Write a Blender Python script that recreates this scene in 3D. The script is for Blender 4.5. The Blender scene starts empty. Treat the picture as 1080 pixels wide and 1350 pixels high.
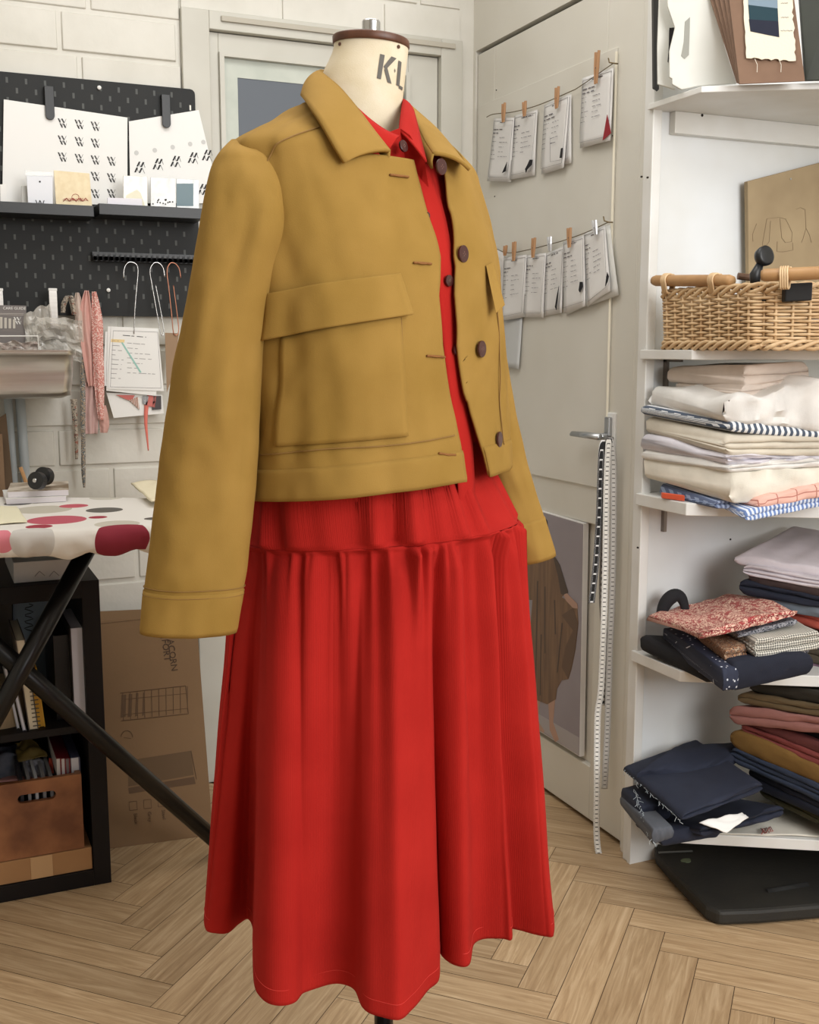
import bpy, bmesh, math, random
from mathutils import Vector, noise
random.seed(7)
V = Vector
col = bpy.context.scene.collection
# ---------------------------------------------------------------- camera
FPX, CAMH = 1460.0, 1.18
YAW, PITCH = math.radians(-23.7), math.radians(8.38)
FW = V((math.sin(-YAW), math.cos(YAW), 0)); RT = V((math.cos(YAW), -math.sin(-YAW), 0)); UP = V((0, 0, 1))
CO = V((0, 0, CAMH))
def ray(px, py):
    a = (px-540)/FPX; b = (675-py)/FPX
    return FW*(math.cos(PITCH)+b*math.sin(PITCH)) + RT*a + UP*(b*math.cos(PITCH)-math.sin(PITCH))
def aZ(px, py, z): d = ray(px, py); return CO + d*((z-CAMH)/d.z)     # measured point on a level
def aX(px, py, x): d = ray(px, py); return CO + d*(x/d.x)            # on the door wall
def aY(px, py, y): d = ray(px, py); return CO + d*(y/d.y)            # on the back wall
def aF(px, py, F): d = ray(px, py); return CO + d*(F/d.dot(FW))      # at a distance into the room
def proj(p):
    v = p-CO; F = v.dot(FW); L = v.dot(RT); U = v.z
    c = F*math.cos(PITCH)-U*math.sin(PITCH); u = U*math.cos(PITCH)+F*math.sin(PITCH)
    return 540+FPX*L/c, 675-FPX*u/c
cd = bpy.data.cameras.new('camera'); cam = bpy.data.objects.new('camera', cd); col.objects.link(cam)
cam.location = CO; cam.rotation_euler = (math.pi/2-PITCH, 0, YAW)
cd.sensor_fit = 'VERTICAL'; cd.sensor_height = 36; cd.lens = FPX/1350*36; cd.clip_start = .02
bpy.context.scene.camera = cam
# ---------------------------------------------------------------- materials
def lin(c):
    return tuple((x/12.92 if x <= .04045 else ((x+.055)/1.055)**2.4) for x in (v/255 for v in c)) + (1,)
def node(nt, typ, **kw):
    n = nt.nodes.new(typ)
    for k, v in kw.items():
        if k.startswith('i_'): n.inputs[k[2:].replace('_', ' ')].default_value = v
        else: setattr(n, k, v)
    return n
def mat(name, c, rough=.6, metal=0, c2=None, scale=8, amt=.35, bump=0, bscale=200, stretch=None, coord='Object', sheen=0, alpha=None, spec=None, trans=0, emit=0, detail=3):
    """plain procedural material: base colour, optional second colour mottled in by noise, optional fine bump"""
    m = bpy.data.materials.new(name); m.use_nodes = True; nt = m.node_tree; L = nt.links
    b = nt.nodes['Principled BSDF']
    b.inputs['Base Color'].default_value = lin(c); b.inputs['Roughness'].default_value = rough; b.inputs['Metallic'].default_value = metal
    if sheen: b.inputs['Sheen Weight'].default_value = sheen; b.inputs['Sheen Tint'].default_value = lin(c)
    if spec is not None: b.inputs['Specular IOR Level'].default_value = spec
    if alpha is not None: b.inputs['Alpha'].default_value = alpha
    if trans: b.inputs['Transmission Weight'].default_value = trans
    if emit: b.inputs['Emission Color'].default_value = lin(c); b.inputs['Emission Strength'].default_value = emit
    if c2 is not None or bump:
        tc = node(nt, 'ShaderNodeTexCoord'); src = tc.outputs[coord]
        if stretch:
            mp = node(nt, 'ShaderNodeMapping'); mp.inputs['Scale'].default_value = stretch; L.new(src, mp.inputs['Vector']); src = mp.outputs[0]
    if c2 is not None:
        n = node(nt, 'ShaderNodeTexNoise', i_Scale=scale, i_Detail=detail); L.new(src, n.inputs['Vector'])
        r = node(nt, 'ShaderNodeMapRange'); r.inputs['From Min'].default_value = .5-amt/2; r.inputs['From Max'].default_value = .5+amt/2
        L.new(n.outputs['Fac'], r.inputs['Value'])
        mx = node(nt, 'ShaderNodeMixRGB'); mx.inputs[1].default_value = lin(c); mx.inputs[2].default_value = lin(c2)
        L.new(r.outputs[0], mx.inputs[0]); L.new(mx.outputs[0], b.inputs['Base Color'])
    if bump:
        n2 = node(nt, 'ShaderNodeTexNoise', i_Scale=bscale, i_Detail=2); L.new(src, n2.inputs['Vector'])
        bp = node(nt, 'ShaderNodeBump', i_Strength=bump, i_Distance=.002); L.new(n2.outputs['Fac'], bp.inputs['Height']); L.new(bp.outputs[0], b.inputs['Normal'])
    return m
def pattern(name, kind, c1, c2, s=60, rough=.8, c3=None, w=.5):
    """cloth patterns on the UV map (metres): stripes, gingham, check, dots, floral"""
    m = mat(name, c1, rough, sheen=.2); nt = m.node_tree; L = nt.links; b = nt.nodes['Principled BSDF']
    uv = node(nt, 'ShaderNodeTexCoord').outputs['UV']
    sp = node(nt, 'ShaderNodeSeparateXYZ'); L.new(uv, sp.inputs[0])
    def ma(op, a, bb=None):
        n = node(nt, 'ShaderNodeMath', operation=op)
        for i, v in enumerate((a, bb)):
            if v is None: continue
            if isinstance(v, (int, float)): n.inputs[i].default_value = v
            else: L.new(v, n.inputs[i])
        return n.outputs[0]
    def stripe(o): return ma('LESS_THAN', ma('FRACT', ma('MULTIPLY', o, s)), w)
    if kind == 'stripe': f = stripe(sp.outputs[0])
    elif kind == 'stripe_v': f = stripe(sp.outputs[1])
    elif kind == 'gingham': f = ma('MULTIPLY', ma('ADD', stripe(sp.outputs[0]), stripe(sp.outputs[1])), .5)
    elif kind == 'check': f = ma('MAXIMUM', stripe(sp.outputs[0]), stripe(sp.outputs[1]))
    elif kind == 'dots':
        v = node(nt, 'ShaderNodeTexVoronoi', i_Scale=s); L.new(uv, v.inputs['Vector']); f = ma('LESS_THAN', v.outputs['Distance'], w)
    else:
        n = node(nt, 'ShaderNodeTexNoise', i_Scale=s*.6, i_Detail=1.0); L.new(uv, n.inputs['Vector'])
        v = node(nt, 'ShaderNodeTexVoronoi', feature='DISTANCE_TO_EDGE', i_Scale=s)
        ad = node(nt, 'ShaderNodeMixRGB', blend_type='ADD'); ad.inputs[0].default_value = .03
        L.new(uv, ad.inputs[1]); L.new(n.outputs['Color'], ad.inputs[2]); L.new(ad.outputs[0], v.inputs['Vector'])
        f = ma('LESS_THAN', v.outputs['Distance'], w)
        f2 = ma('GREATER_THAN', n.outputs['Fac'], .58)
        mx3 = node(nt, 'ShaderNodeMixRGB'); mx3.inputs[1].default_value = lin(c1); mx3.inputs[2].default_value = lin(c3 or c2); L.new(f2, mx3.inputs[0])
    mx = node(nt, 'ShaderNodeMixRGB'); mx.inputs[1].default_value = lin(c1); mx.inputs[2].default_value = lin(c2)
    if kind == 'floral': L.new(mx3.outputs[0], mx.inputs[1])
    L.new(f, mx.inputs[0]); L.new(mx.outputs[0], b.inputs['Base Color'])
    return m
# ---------------------------------------------------------------- mesh builder
class MB:
    def __init__(s): s.v = []; s.f = []; s.m = []; s.uv = {}; s.cur = 0
    def add(s, vs, fs, uvs=None):
        o = len(s.v); s.v += [V(p) for p in vs]
        for i, f in enumerate(fs):
            s.f.append(tuple(o+k for k in f)); s.m.append(s.cur)
            if uvs: s.uv[len(s.f)-1] = [uvs[k] for k in f]
        return s
    def hexa(s, p):    # p: 4 front (TL TR BR BL), 4 back
        return s.add(p, [(3, 2, 1, 0), (4, 5, 6, 7), (0, 1, 5, 4), (1, 2, 6, 5), (2, 3, 7, 6), (3, 0, 4, 7)])
    def box(s, a, b):
        (x0, y0, z0), (x1, y1, z1) = a, b
        x0, x1 = sorted((x0, x1)); y0, y1 = sorted((y0, y1)); z0, z1 = sorted((z0, z1))
        return s.hexa([(x0, y0, z1), (x1, y0, z1), (x1, y0, z0), (x0, y0, z0), (x0, y1, z1), (x1, y1, z1), (x1, y1, z0), (x0, y1, z0)])
    def slab(s, q, d): # quad extruded by the vector d
        q = [V(p) for p in q]; d = V(d); return s.hexa(q + [p+d for p in q])
    def poly(s, q, d):
        q = [V(p) for p in q]; n = len(q); d = V(d)
        return s.add(q+[p+d for p in q], [tuple(range(n)), tuple(range(2*n-1, n-1, -1))] + [(i, i+n, (i+1) % n+n, (i+1) % n) for i in range(n)])
    def tube(s, pts, r, n=8, cap=True, flat=1.0):
        pts = [V(p) for p in pts]; rs = r if isinstance(r, (list, tuple)) else [r]*len(pts)
        vs = []; up = None
        for i, p in enumerate(pts):
            t = (pts[min(i+1, len(pts)-1)] - pts[max(i-1, 0)]).normalized()
            if up is None: up = t.orthogonal().normalized()
            up = (up - t*up.dot(t)).normalized(); sd = t.cross(up)
            for k in range(n):
                a = 2*math.pi*k/n; vs.append(p + up*(math.cos(a)*rs[i]) + sd*(math.sin(a)*rs[i]*flat))
        fs = [(i*n+k, i*n+(k+1) % n, (i+1)*n+(k+1) % n, (i+1)*n+k) for i in range(len(pts)-1) for k in range(n)]
        if cap: fs += [tuple(range(n-1, -1, -1)), tuple((len(pts)-1)*n+k for k in range(n))]
        return s.add(vs, fs)
    def disc(s, c, ax, r, h, n=24, r2=None):
        c = V(c); ax = V(ax).normalized(); return s.tube([c-ax*h/2, c+ax*h/2], [r, r2 if r2 else r], n)
    def grid(s, rows, closed=False, uvs=None):
        n = len(rows[0]); vs = [p for r in rows for p in r]; fs = []
        for i in range(len(rows)-1):
            for k in range(n if closed else n-1):
                fs.append((i*n+k, i*n+(k+1) % n, (i+1)*n+(k+1) % n, (i+1)*n+k))
        return s.add(vs, fs, uvs)
    def ribbon(s, pts, w, wd=None, th=.0012):   # strip along pts, width vector wd
        pts = [V(p) for p in pts]; ws = w if isinstance(w, (list, tuple)) else [w]*len(pts)
        n = V((0, 0, 0)); wd = V(wd) if wd is not None else RT
        nn = FW*th
        rows = [[p-wd*(ws[i]/2), p+wd*(ws[i]/2), p+wd*(ws[i]/2)+nn, p-wd*(ws[i]/2)+nn] for i, p in enumerate(pts)]
        s.grid(rows, True); o = len(s.v)-4*len(pts)
        s.f += [(o+3, o+2, o+1, o), tuple(len(s.v)-4+k for k in range(4))]; s.m += [s.cur]*2
        return s
    def build(s, name, mats, parent=None, smooth=False, bevel=0, solid=0, sub=0, auto=True):
        me = bpy.data.meshes.new(name); off = ROOT.get(parent, V((0, 0, 0))) if parent else V((0, 0, 0))
        if not parent:
            mn = [min(p[i] for p in s.v) for i in range(3)]; mxx = [max(p[i] for p in s.v) for i in range(3)]
            off = V(((mn[0]+mxx[0])/2, (mn[1]+mxx[1])/2, mn[2]))
        me.from_pydata([p-off for p in s.v], [], s.f)
        mats = mats if isinstance(mats, (list, tuple)) else [mats]
        for m in mats: me.materials.append(m)
        me.polygons.foreach_set('material_index', s.m)
        if s.uv:
            ul = me.uv_layers.new(name='UVMap')
            for p in me.polygons:
                u = s.uv.get(p.index)
                if u:
                    for li, c in zip(p.loop_indices, u): ul.data[li].uv = c
        me.validate(); me.update()
        if smooth: me.polygons.foreach_set('use_smooth', [True]*len(me.polygons))
        o = bpy.data.objects.new(name, me); col.objects.link(o)
        if parent: o.parent = parent
        else: o.location = off
        ROOT[o] = off
        if solid:
            md = o.modifiers.new('s', 'SOLIDIFY'); md.thickness = solid; md.offset = 0
        if bevel:
            md = o.modifiers.new('b', 'BEVEL'); md.width = bevel; md.segments = 2; md.limit_method = 'ANGLE'
        if sub:
            md = o.modifiers.new('u', 'SUBSURF'); md.levels = sub; md.render_levels = sub
        return o
ROOT = {}
def tag(o, label=None, cat=None, group=None, kind=None):
    if label: o['label'] = label
    if cat: o['category'] = cat
    if group: o['group'] = group
    if kind: o['kind'] = kind
    return o
def empty(name, loc, label, cat, group=None):
    o = bpy.data.objects.new(name, None); col.objects.link(o); o.location = loc; o.empty_display_size = .05
    ROOT[o] = V(loc); return tag(o, label, cat, group)
def struct(o): o['kind'] = 'structure'; return o
def catmull(ps, n, closed=False):
    ps = [V(p) for p in ps]; out = []; m = len(ps); segs = m if closed else m-1
    for i in range(n):
        t = i/n*segs if closed else i/(n-1)*segs
        k = min(int(t), segs-1); u = t-k
        g = (lambda j: ps[j % m]) if closed else (lambda j: ps[max(0, min(m-1, j))])
        a, b, c, d = g(k-1), g(k), g(k+1), g(k+2)
        out.append(.5*((2*b)+(c-a)*u+(2*a-5*b+4*c-d)*u*u+(3*b-a-3*c+d)*u**3))
    return out
def lerpt(tab, x):
    if x <= tab[0][0]: return tab[0][1]
    for (a, p), (b, q) in zip(tab, tab[1:]):
        if x <= b: t = (x-a)/(b-a); return p+(q-p)*t
    return tab[-1][1]
def smt(tab, x):    # smooth table (Catmull through values)
    if x <= tab[0][0]: return tab[0][1]
    if x >= tab[-1][0]: return tab[-1][1]
    for i in range(len(tab)-1):
        a, p = tab[i]; b, q = tab[i+1]
        if x <= b:
            u = (x-a)/(b-a)
            def sl(j):
                if j <= 0: return (tab[1][1]-tab[0][1])/(tab[1][0]-tab[0][0])
                if j >= len(tab)-1: return (tab[-1][1]-tab[-2][1])/(tab[-1][0]-tab[-2][0])
                return (tab[j+1][1]-tab[j-1][1])/(tab[j+1][0]-tab[j-1][0])
            h = b-a; m0, m1 = sl(i)*h, sl(i+1)*h
            return (2*u**3-3*u*u+1)*p+(u**3-2*u*u+u)*m0+(-2*u**3+3*u*u)*q+(u**3-u*u)*m1
def text(s, size, mats, origin, xdir, ydir, depth=.0006, align='LEFT', parent=None, name='lettering'):
    cu = bpy.data.curves.new('t', 'FONT'); cu.body = s; cu.size = size; cu.extrude = depth; cu.align_x = align; cu.resolution_u = 2
    to = bpy.data.objects.new('t', cu); col.objects.link(to)
    me = bpy.data.meshes.new_from_object(to.evaluated_get(bpy.context.evaluated_depsgraph_get()))
    bpy.data.objects.remove(to)
    xd = V(xdir).normalized(); yd = V(ydir).normalized(); zd = xd.cross(yd); o = V(origin)
    mb = MB(); mb.add([o+xd*v.co.x+yd*v.co.y+zd*v.co.z for v in me.vertices], [tuple(p.vertices) for p in me.polygons])
    return mb.build(name, mats, parent)
def nz(x, y, z=0.0): return noise.noise(V((x, y, z)))
# ================================================================ dress form with jacket and dress
AL = math.radians(50)
FD = RT*math.sin(AL) - FW*math.cos(AL)         # where the form faces
SR = -RT*math.cos(AL) - FW*math.sin(AL)        # the wearer's right
def cloth_mat(name, c, c2, wale=0, bump=.25, sheen=.3, bs=900):
    m = mat(name, c, .9, c2=c2, scale=11, amt=.6, sheen=sheen, spec=.15, detail=4)
    nt = m.node_tree; L = nt.links; b = nt.nodes['Principled BSDF']
    tc = node(nt, 'ShaderNodeTexCoord')
    n = node(nt, 'ShaderNodeTexNoise', i_Scale=bs, i_Detail=2); L.new(tc.outputs['Object'], n.inputs['Vector'])
    h = n.outputs['Fac']
    if wale:
        sp = node(nt, 'ShaderNodeSeparateXYZ'); L.new(tc.outputs['UV'], sp.inputs[0])
        mu = node(nt, 'ShaderNodeMath', operation='MULTIPLY'); mu.inputs[1].default_value = wale; L.new(sp.outputs[0], mu.inputs[0])
        si = node(nt, 'ShaderNodeMath', operation='SINE'); L.new(mu.outputs[0], si.inputs[0])
        ad = node(nt, 'ShaderNodeMath', operation='ADD'); L.new(si.outputs[0], ad.inputs[0]); L.new(n.outputs['Fac'], ad.inputs[1]); h = ad.outputs[0]
    bp = node(nt, 'ShaderNodeBump', i_Strength=bump, i_Distance=.0008); L.new(h, bp.inputs['Height']); L.new(bp.outputs[0], b.inputs['Normal'])
    return m
M_JK = cloth_mat('mustard_twill', (155, 122, 63), (135, 105, 47))
M_JK2 = cloth_mat('mustard_twill_collar', (160, 118, 40), (150, 109, 35))
M_STI = mat('topstitch', (132, 98, 46), .8)
M_RED = cloth_mat('red_corduroy', (172, 36, 30), (156, 28, 23), wale=2*math.pi*330, bump=.2, sheen=.15)
M_BTN = mat('button_brown', (62, 28, 26), .35)
M_CAN = mat('form_canvas', (218, 206, 182), .8, c2=(208, 194, 164), scale=30, bump=.15, bscale=700)
M_WOODC = mat('form_wood_cap', (98, 60, 40), .45, c2=(76, 44, 28), scale=12, stretch=(8, 1, 1))
M_CHR = mat('chrome', (200, 200, 200), .22, 1)
M_INK = mat('stencil_ink', (92, 88, 82), .7)
M_BLK = mat('black_paint', (16, 15, 16), .35)

# --- the form: neck, wooden cap, finial, pole and round base
fc = aF(490, 60, 1.5); base = V((fc.x, fc.y, 0))
pole_xy = aZ(506, 1350, .19)
form = empty('dress_form', (fc.x, fc.y, 0), 'cream canvas dress form with wooden neck cap and metal finial, wearing the clothes', 'dress form')
NK = [(58, 440, 538), (66, 439.5, 538.5), (80, 434, 537), (97, 426, 535), (115, 421, 533), (135, 418, 531), (160, 413, 529), (190, 408, 528), (235, 380, 545), (300, 370, 560)]
def ringpx(y, xl, xr, F, dr=.85):
    a, b = aF(xl, y, F), aF(xr, y, F); c = (a+b)/2; r = (b-a).length/2; return c, r, r*dr
rows = []
for i in range(41):
    y = 58+(300-58)*(i/40)
    xl = smt([(k[0], k[1]) for k in NK], y); xr = smt([(k[0], k[2]) for k in NK], y)
    c, r, d = ringpx(y, xl, xr, 1.5)
    rows.append([c + RT*(r*math.cos(t)) - FW*(d*math.sin(t)) for t in [2*math.pi*k/64 for k in range(64)]])
NECKROWS = rows
mb = MB(); mb.grid(rows, True); mb.f.append(tuple(range(63, -1, -1))); mb.m.append(0); mb.build('neck', M_CAN, form, smooth=True)
c0, r0, _ = ringpx(60, 438.5, 540, 1.5)
mb = MB(); tilt = (UP + RT*(-.045)).normalized()
prof = [(-.0045, .0), (-.0045, .97), (-.003, 1.0), (.004, 1.0), (.0055, .98), (.0055, 0)]
c1 = c0 + UP*.0025
mb.grid([[c1+tilt*h + RT*(r0*q*math.cos(t)) - FW*(r0*.9*q*math.sin(t)) for t in [2*math.pi*k/64 for k in range(64)]] for h, q in prof], True)
for p in mb.v:
    d = p-c1; p.z -= d.dot(RT)*.06
mb.build('neck_cap', M_WOODC, form, smooth=True, )
fin0 = aF(489, 50, 1.5); fin1 = aF(489.5, 27, 1.5)
mb = MB(); mb.tube([fin0-UP*.006, fin0+(fin1-fin0)*.9, fin1], [.0118, .0118, .0108], 32); mb.build('finial', M_CHR, form, smooth=False, bevel=.0008)
# stencilled letters on the neck, wrapped round its front right
def neck_pt(px, py, off=.0008):
    y = py; xl = smt([(k[0], k[1]) for k in NK], y); xr = smt([(k[0], k[2]) for k in NK], y)
    # iterate: front surface sits lower in the picture than its axis
    for F0 in (1.5,):
        best = None
        for yy in [py-14+.5*k for k in range(30)]:
            if yy < 58: continue
            xl = smt([(k[0], k[1]) for k in NK], yy); xr = smt([(k[0], k[2]) for k in NK], yy)
            c, r, d = ringpx(yy, xl, xr, 1.5)
            q = max(-1, min(1, (px-(xl+xr)/2)/((xr-xl)/2)))
            t = math.acos(q); p = c + RT*((r+off)*math.cos(t)) - FW*((d+off)*math.sin(t))
            e = (proj(p)[1]-py)**2
            if best is None or e < best[0]: best = (e, p)
    return best[1]
Zs = lambda x, y: (280+x/2.842, y/2.842)
strokes = [[(632, 232), (648, 235), (634, 325), (620, 322)],
           [(672, 236), (690, 240), (651, 289), (644, 277)],
           [(646, 288), (657, 281), (672, 336), (658, 333)],
           [(697, 245), (708, 248), (700, 338), (689, 336)],
           [(700, 333), (712, 335), (710, 347), (697, 344)]]
mb = MB()
for st in strokes:
    P = [Zs(*p) for p in st]
    n = 6
    rows = []
    for i in range(n+1):
        u = i/n; rows.append([neck_pt(P[0][0]*(1-u)*(1-w)+P[1][0]*w*(1-u)+P[3][0]*u*(1-w)+P[2][0]*u*w, P[0][1]*(1-u)*(1-w)+P[1][1]*w*(1-u)+P[3][1]*u*(1-w)+P[2][1]*u*w) for w in (0, .5, 1)])
    mb.grid(rows)
for st in ([(681, 284), (687, 285), (687, 287), (681, 286)], [(683, 279), (685, 279), (685, 292), (683, 292)]):
    P = [neck_pt(*Zs(*p)) for p in st]; mb.add(P, [(0, 1, 2, 3)])
mb.build('stencil_lettering', M_INK, form)
for p in ((484, 184), (697, 196)):
    mb = MB(); mb.disc(neck_pt(*Zs(*p), off=.001), (neck_pt(*Zs(*p), off=.01)-neck_pt(*Zs(*p), off=0)), .0022, .0015, 10)
    mb.build('tack', M_WOODC, form)
mb = MB(); pb = V((pole_xy.x, pole_xy.y, 0)); mb.tube([pb+UP*.03, pb+UP*.9], .014, 16); mb.build('pole', M_BLK, form, smooth=True)
mb = MB(); mb.tube([pb, pb+UP*.012, pb+UP*.03, pb+UP*.045], [.13, .13, .05, .02], 40); mb.build('base', M_BLK, form)

# --- torso surface shared by the garments
TB = [(.95, .192), (1.02, .194), (1.12, .199), (1.22, .205), (1.30, .207), (1.36, .203), (1.40, .201), (1.423, .198), (1.445, .157), (1.46, .124), (1.476, .097), (1.489, .068), (1.51, .056), (1.53, .05)]
TD = [(.95, .152), (1.02, .152), (1.12, .150), (1.22, .150), (1.30, .142), (1.36, .125), (1.40, .113), (1.43, .103), (1.45, .097), (1.47, .09), (1.49, .079), (1.51, .068), (1.53, .06)]
TX = [(.95, 500), (1.02, 499), (1.12, 497), (1.22, 492), (1.30, 487), (1.36, 483), (1.43, 477), (1.47, 474), (1.50, 474), (1.53, 478)]  # axis
def axis(z):
    px = smt(TX, z); L = (px-540)/FPX*1.5
    return FW*1.5 + RT*L + UP*z
def se(a, n=.92):
    return math.copysign(abs(a)**n, a)
def torso(phi, z, off=0):
    b = smt(TB, z)+off; d = smt(TD, z)+off
    return axis(z) + SR*(b*se(math.sin(phi))) + FD*(d*se(math.cos(phi)))
def phi_at(z, px, off=0):
    best = None
    for k in range(-60, 200):
        ph = math.radians(k*.5)
        e = abs(proj(JS(ph, z, off))[0]-px)
        if best is None or e < best[0]: best = (e, ph)
    return best[1]
# front opening: (z, phi of wearer's right edge, phi of wearer's left edge) found from the measured hang of the edges
EDL = [(1.40, 550), (1.36, 561), (1.30, 571), (1.22, 582), (1.14, 594), (1.06, 610), (1.0, 619)]     # px by height
EDR = [(1.42, 571), (1.36, 578), (1.30, 589), (1.22, 600), (1.14, 613), (1.06, 632), (1.0, 645)]
def fold(phi, z):
    f = .0058*nz(math.cos(phi)*3, math.sin(phi)*3, z*7) + .0022*nz(phi*7, z*18, 3) + .0016*nz(phi*6+z*26, z*9, 8)
    f += .005*math.exp(-((phi-.55+(z-1.3)*1.2)/.1)**2)*math.exp(-((z-1.33)/.06)**2) - .006*math.exp(-((phi-1.05)/.12)**2)*math.exp(-((z-1.12)/.09)**2)
    # soft vertical break below the arm and a swell over the chest
    f += .006*math.exp(-((phi-1.0)/.18)**2)*math.exp(-((z-1.26)/.13)**2) - .007*math.exp(-((phi-1.28)/.13)**2)*math.exp(-((z-1.16)/.12)**2)
    pf_ = (phi+math.pi) % (2*math.pi)-math.pi
    f += .012*math.exp(-((z-.99)/.09)**2)*math.exp(-(pf_/1.0)**2)
    return f
def hemz(phi): return 1.008 + .016*math.cos(phi+.5) - .004
def JS(phi, z, off=0):
    return torso(phi, z, off + fold(phi, z))
PL = sorted([(z, phi_at(z, px, .004)) for z, px in EDL]); PR = sorted([(z, phi_at(z, px, .0)) for z, px in EDR])
def jacket_body():
    NU, NV = 260, 150; rows = []; uv = []
    ztop = 1.515
    for j in range(NV+1):
        v = j/NV; row = []
        for i in range(NU+1):
            u = i/NU
            zt = 1.0+v*(ztop-1.0)
            a = lerpt(PL, zt); b = lerpt(PR, zt)+2*math.pi
            if zt > 1.40: # opening spreads under the collar
                b = b-(zt-1.43)*1.0 if zt > 1.43 else b
            phi = a+(b-a)*u
            pp = phi if phi < math.pi else phi-2*math.pi
            h = hemz(pp); q = max(0, min(1, (abs(pp)-.45)/1.0)); zb0_ = 1.409 if pp > 0 else 1.424; zt_ = zb0_+(1.49-zb0_)*q*q*(3-2*q)
            z = h+(zt_-h)*v
            row.append(JS(phi, z)); uv.append((u*1.2, v*.5))
        rows.append(row)
    return rows, uv
jk = empty('cropped_jacket', (fc.x, fc.y, 1.0), 'mustard yellow cropped jacket with collar, open over the red dress', 'jacket')
rows, uv = jacket_body()
mb = MB(); mb.grid(rows, False, uv); mb.build('body', M_JK, jk, smooth=True, solid=.003)

def facing():   # lookup of picture position -> (phi, z) on the jacket front
    out = []
    for j in range(0, 131):
        z = .99+j*.004
        for k in range(-50, 90):
            ph = math.radians(k*1.5); p = JS(ph, z, .003)
            x, y = proj(p)
            # keep only faces turned to the camera
            q = JS(ph+.02, z, .003); nrm = (q-p).cross(UP)
            if nrm.dot(CO-p) > 0 or True: out.append((x, y, ph, z, nrm.dot(CO-p)))
    return out
_F = facing(); _s = 1 if sum(1 for f in _F if f[4] > 0 and abs(f[0]-480) < 30) > sum(1 for f in _F if f[4] < 0 and abs(f[0]-480) < 30) else -1
_F = [f for f in _F if f[4]*_s > 0]
def inv(px, py):
    c = sorted(_F, key=lambda f: (f[0]-px)**2+(f[1]-py)**2)[:4]
    w = [1/((f[0]-px)**2+(f[1]-py)**2+.01) for f in c]; W = sum(w)
    return sum(a*f[2] for a, f in zip(w, c))/W, sum(a*f[3] for a, f in zip(w, c))/W
def patch(px, off, n=24, m=24, th=.003, skirt=True):
    """cloth patch on the jacket: corners TL TR BR BL measured in the picture; off may be a function of (u,v)"""
    C = [inv(*p) for p in px]; rows = []
    for j in range(m+1):
        v = j/m; row = []
        for i in range(n+1):
            u = i/n
            ph = (C[0][0]*(1-u)+C[1][0]*u)*(1-v)+(C[3][0]*(1-u)+C[2][0]*u)*v
            z = (C[0][1]*(1-u)+C[1][1]*u)*(1-v)+(C[3][1]*(1-u)+C[2][1]*u)*v
            o = off(u, v) if callable(off) else off
            row.append(JS(ph, z, o))
        rows.append(row)
    mb = MB(); mb.grid(rows); return mb
def seam(pts, off=.0035, r=.0008, n=40):
    ip = [inv(*p) for p in pts]; sp = catmull([V((a, b, 0)) for a, b in ip], n)
    return [JS(p.x, p.y, off) for p in sp]
# waistband
def band_ring(z0, z1, off, NU=200):
    rows = []
    for j in range(9):
        v = j/8; row = []
        for i in range(NU+1):
            u = i/NU; zt = 1.0+v*.04
            a = lerpt(PL, zt); b = lerpt(PR, zt)+2*math.pi; phi = a+(b-a)*u
            ph = phi if phi < math.pi else phi-2*math.pi
            row.append(JS(phi, hemz(ph)+z0+(z1-z0)*v, off + (.0 if v in (0, 1) else .0012)))
        rows.append(row)
    return rows
mb = MB(); mb.grid(band_ring(-.002, .037, .0012)); mb.build('waistband', M_JK, jk, smooth=True, solid=.003)
# button band on each front edge
def placket(P, sgn, wdt, off):
    rows = []
    for j in range(61):
        z = 1.008+(1.405-1.008)*j/60; a = lerpt(P, z); row = []
        zz = z + (.004 if sgn > 0 else .012)
        for i in range(9):
            u = i/8; row.append(JS(a+sgn*wdt*u, zz, off*(1 if 0 < i < 8 else .6)))
        rows.append(row)
    return rows
# chest pockets: bag and flap
pk = patch([(372, 445), (527, 412), (538, 575), (362, 588)], lambda u, v: .004+.004*math.sin(math.pi*u)*math.sin(math.pi*v)).build('pocket', M_JK, jk, smooth=True, solid=.003)
patch([(351, 388), (527, 361), (540, 415), (350, 450)], lambda u, v: .006+.007*v).build('pocket_flap', M_JK, pk, smooth=True, solid=.0035)
flr = patch([(640, 352), (650, 352), (655, 408), (640, 372)], .01)
# far pocket flap sticks out past the side
a = JS(inv(640, 352)[0], inv(640, 352)[1], .002)
F0_ = JS(*inv(640, 352)).dot(FW); pts = [aF(641, 350, F0_-.003), aF(650, 346, F0_+.02), aF(666, 402, F0_+.0), aF(654, 413, F0_-.02)]
mb = MB(); mb.slab(pts, FW*.003); pk2 = mb.build('pocket_flap', M_JK, jk, bevel=.0012)
# stitched seams as raised cords
mb = MB()
for pts in ([(343, 600), (430, 592), (520, 586), (600, 574)], [(353, 391), (440, 375), (526, 364)], [(357, 444), (430, 430), (536, 411)],
            [(366, 583), (450, 581), (533, 571)], [(529, 420), (533, 500), (534, 570)], [(375, 450), (372, 520), (366, 583)],
            [(421, 168), (385, 180), (362, 195), (351, 216)], [(655, 400), (659, 500), (664, 585)]):
    mb = MB(); mb.tube(seam(pts), .0009, 5); mb.build('seam_stitching', M_STI, jk, smooth=True)
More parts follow.
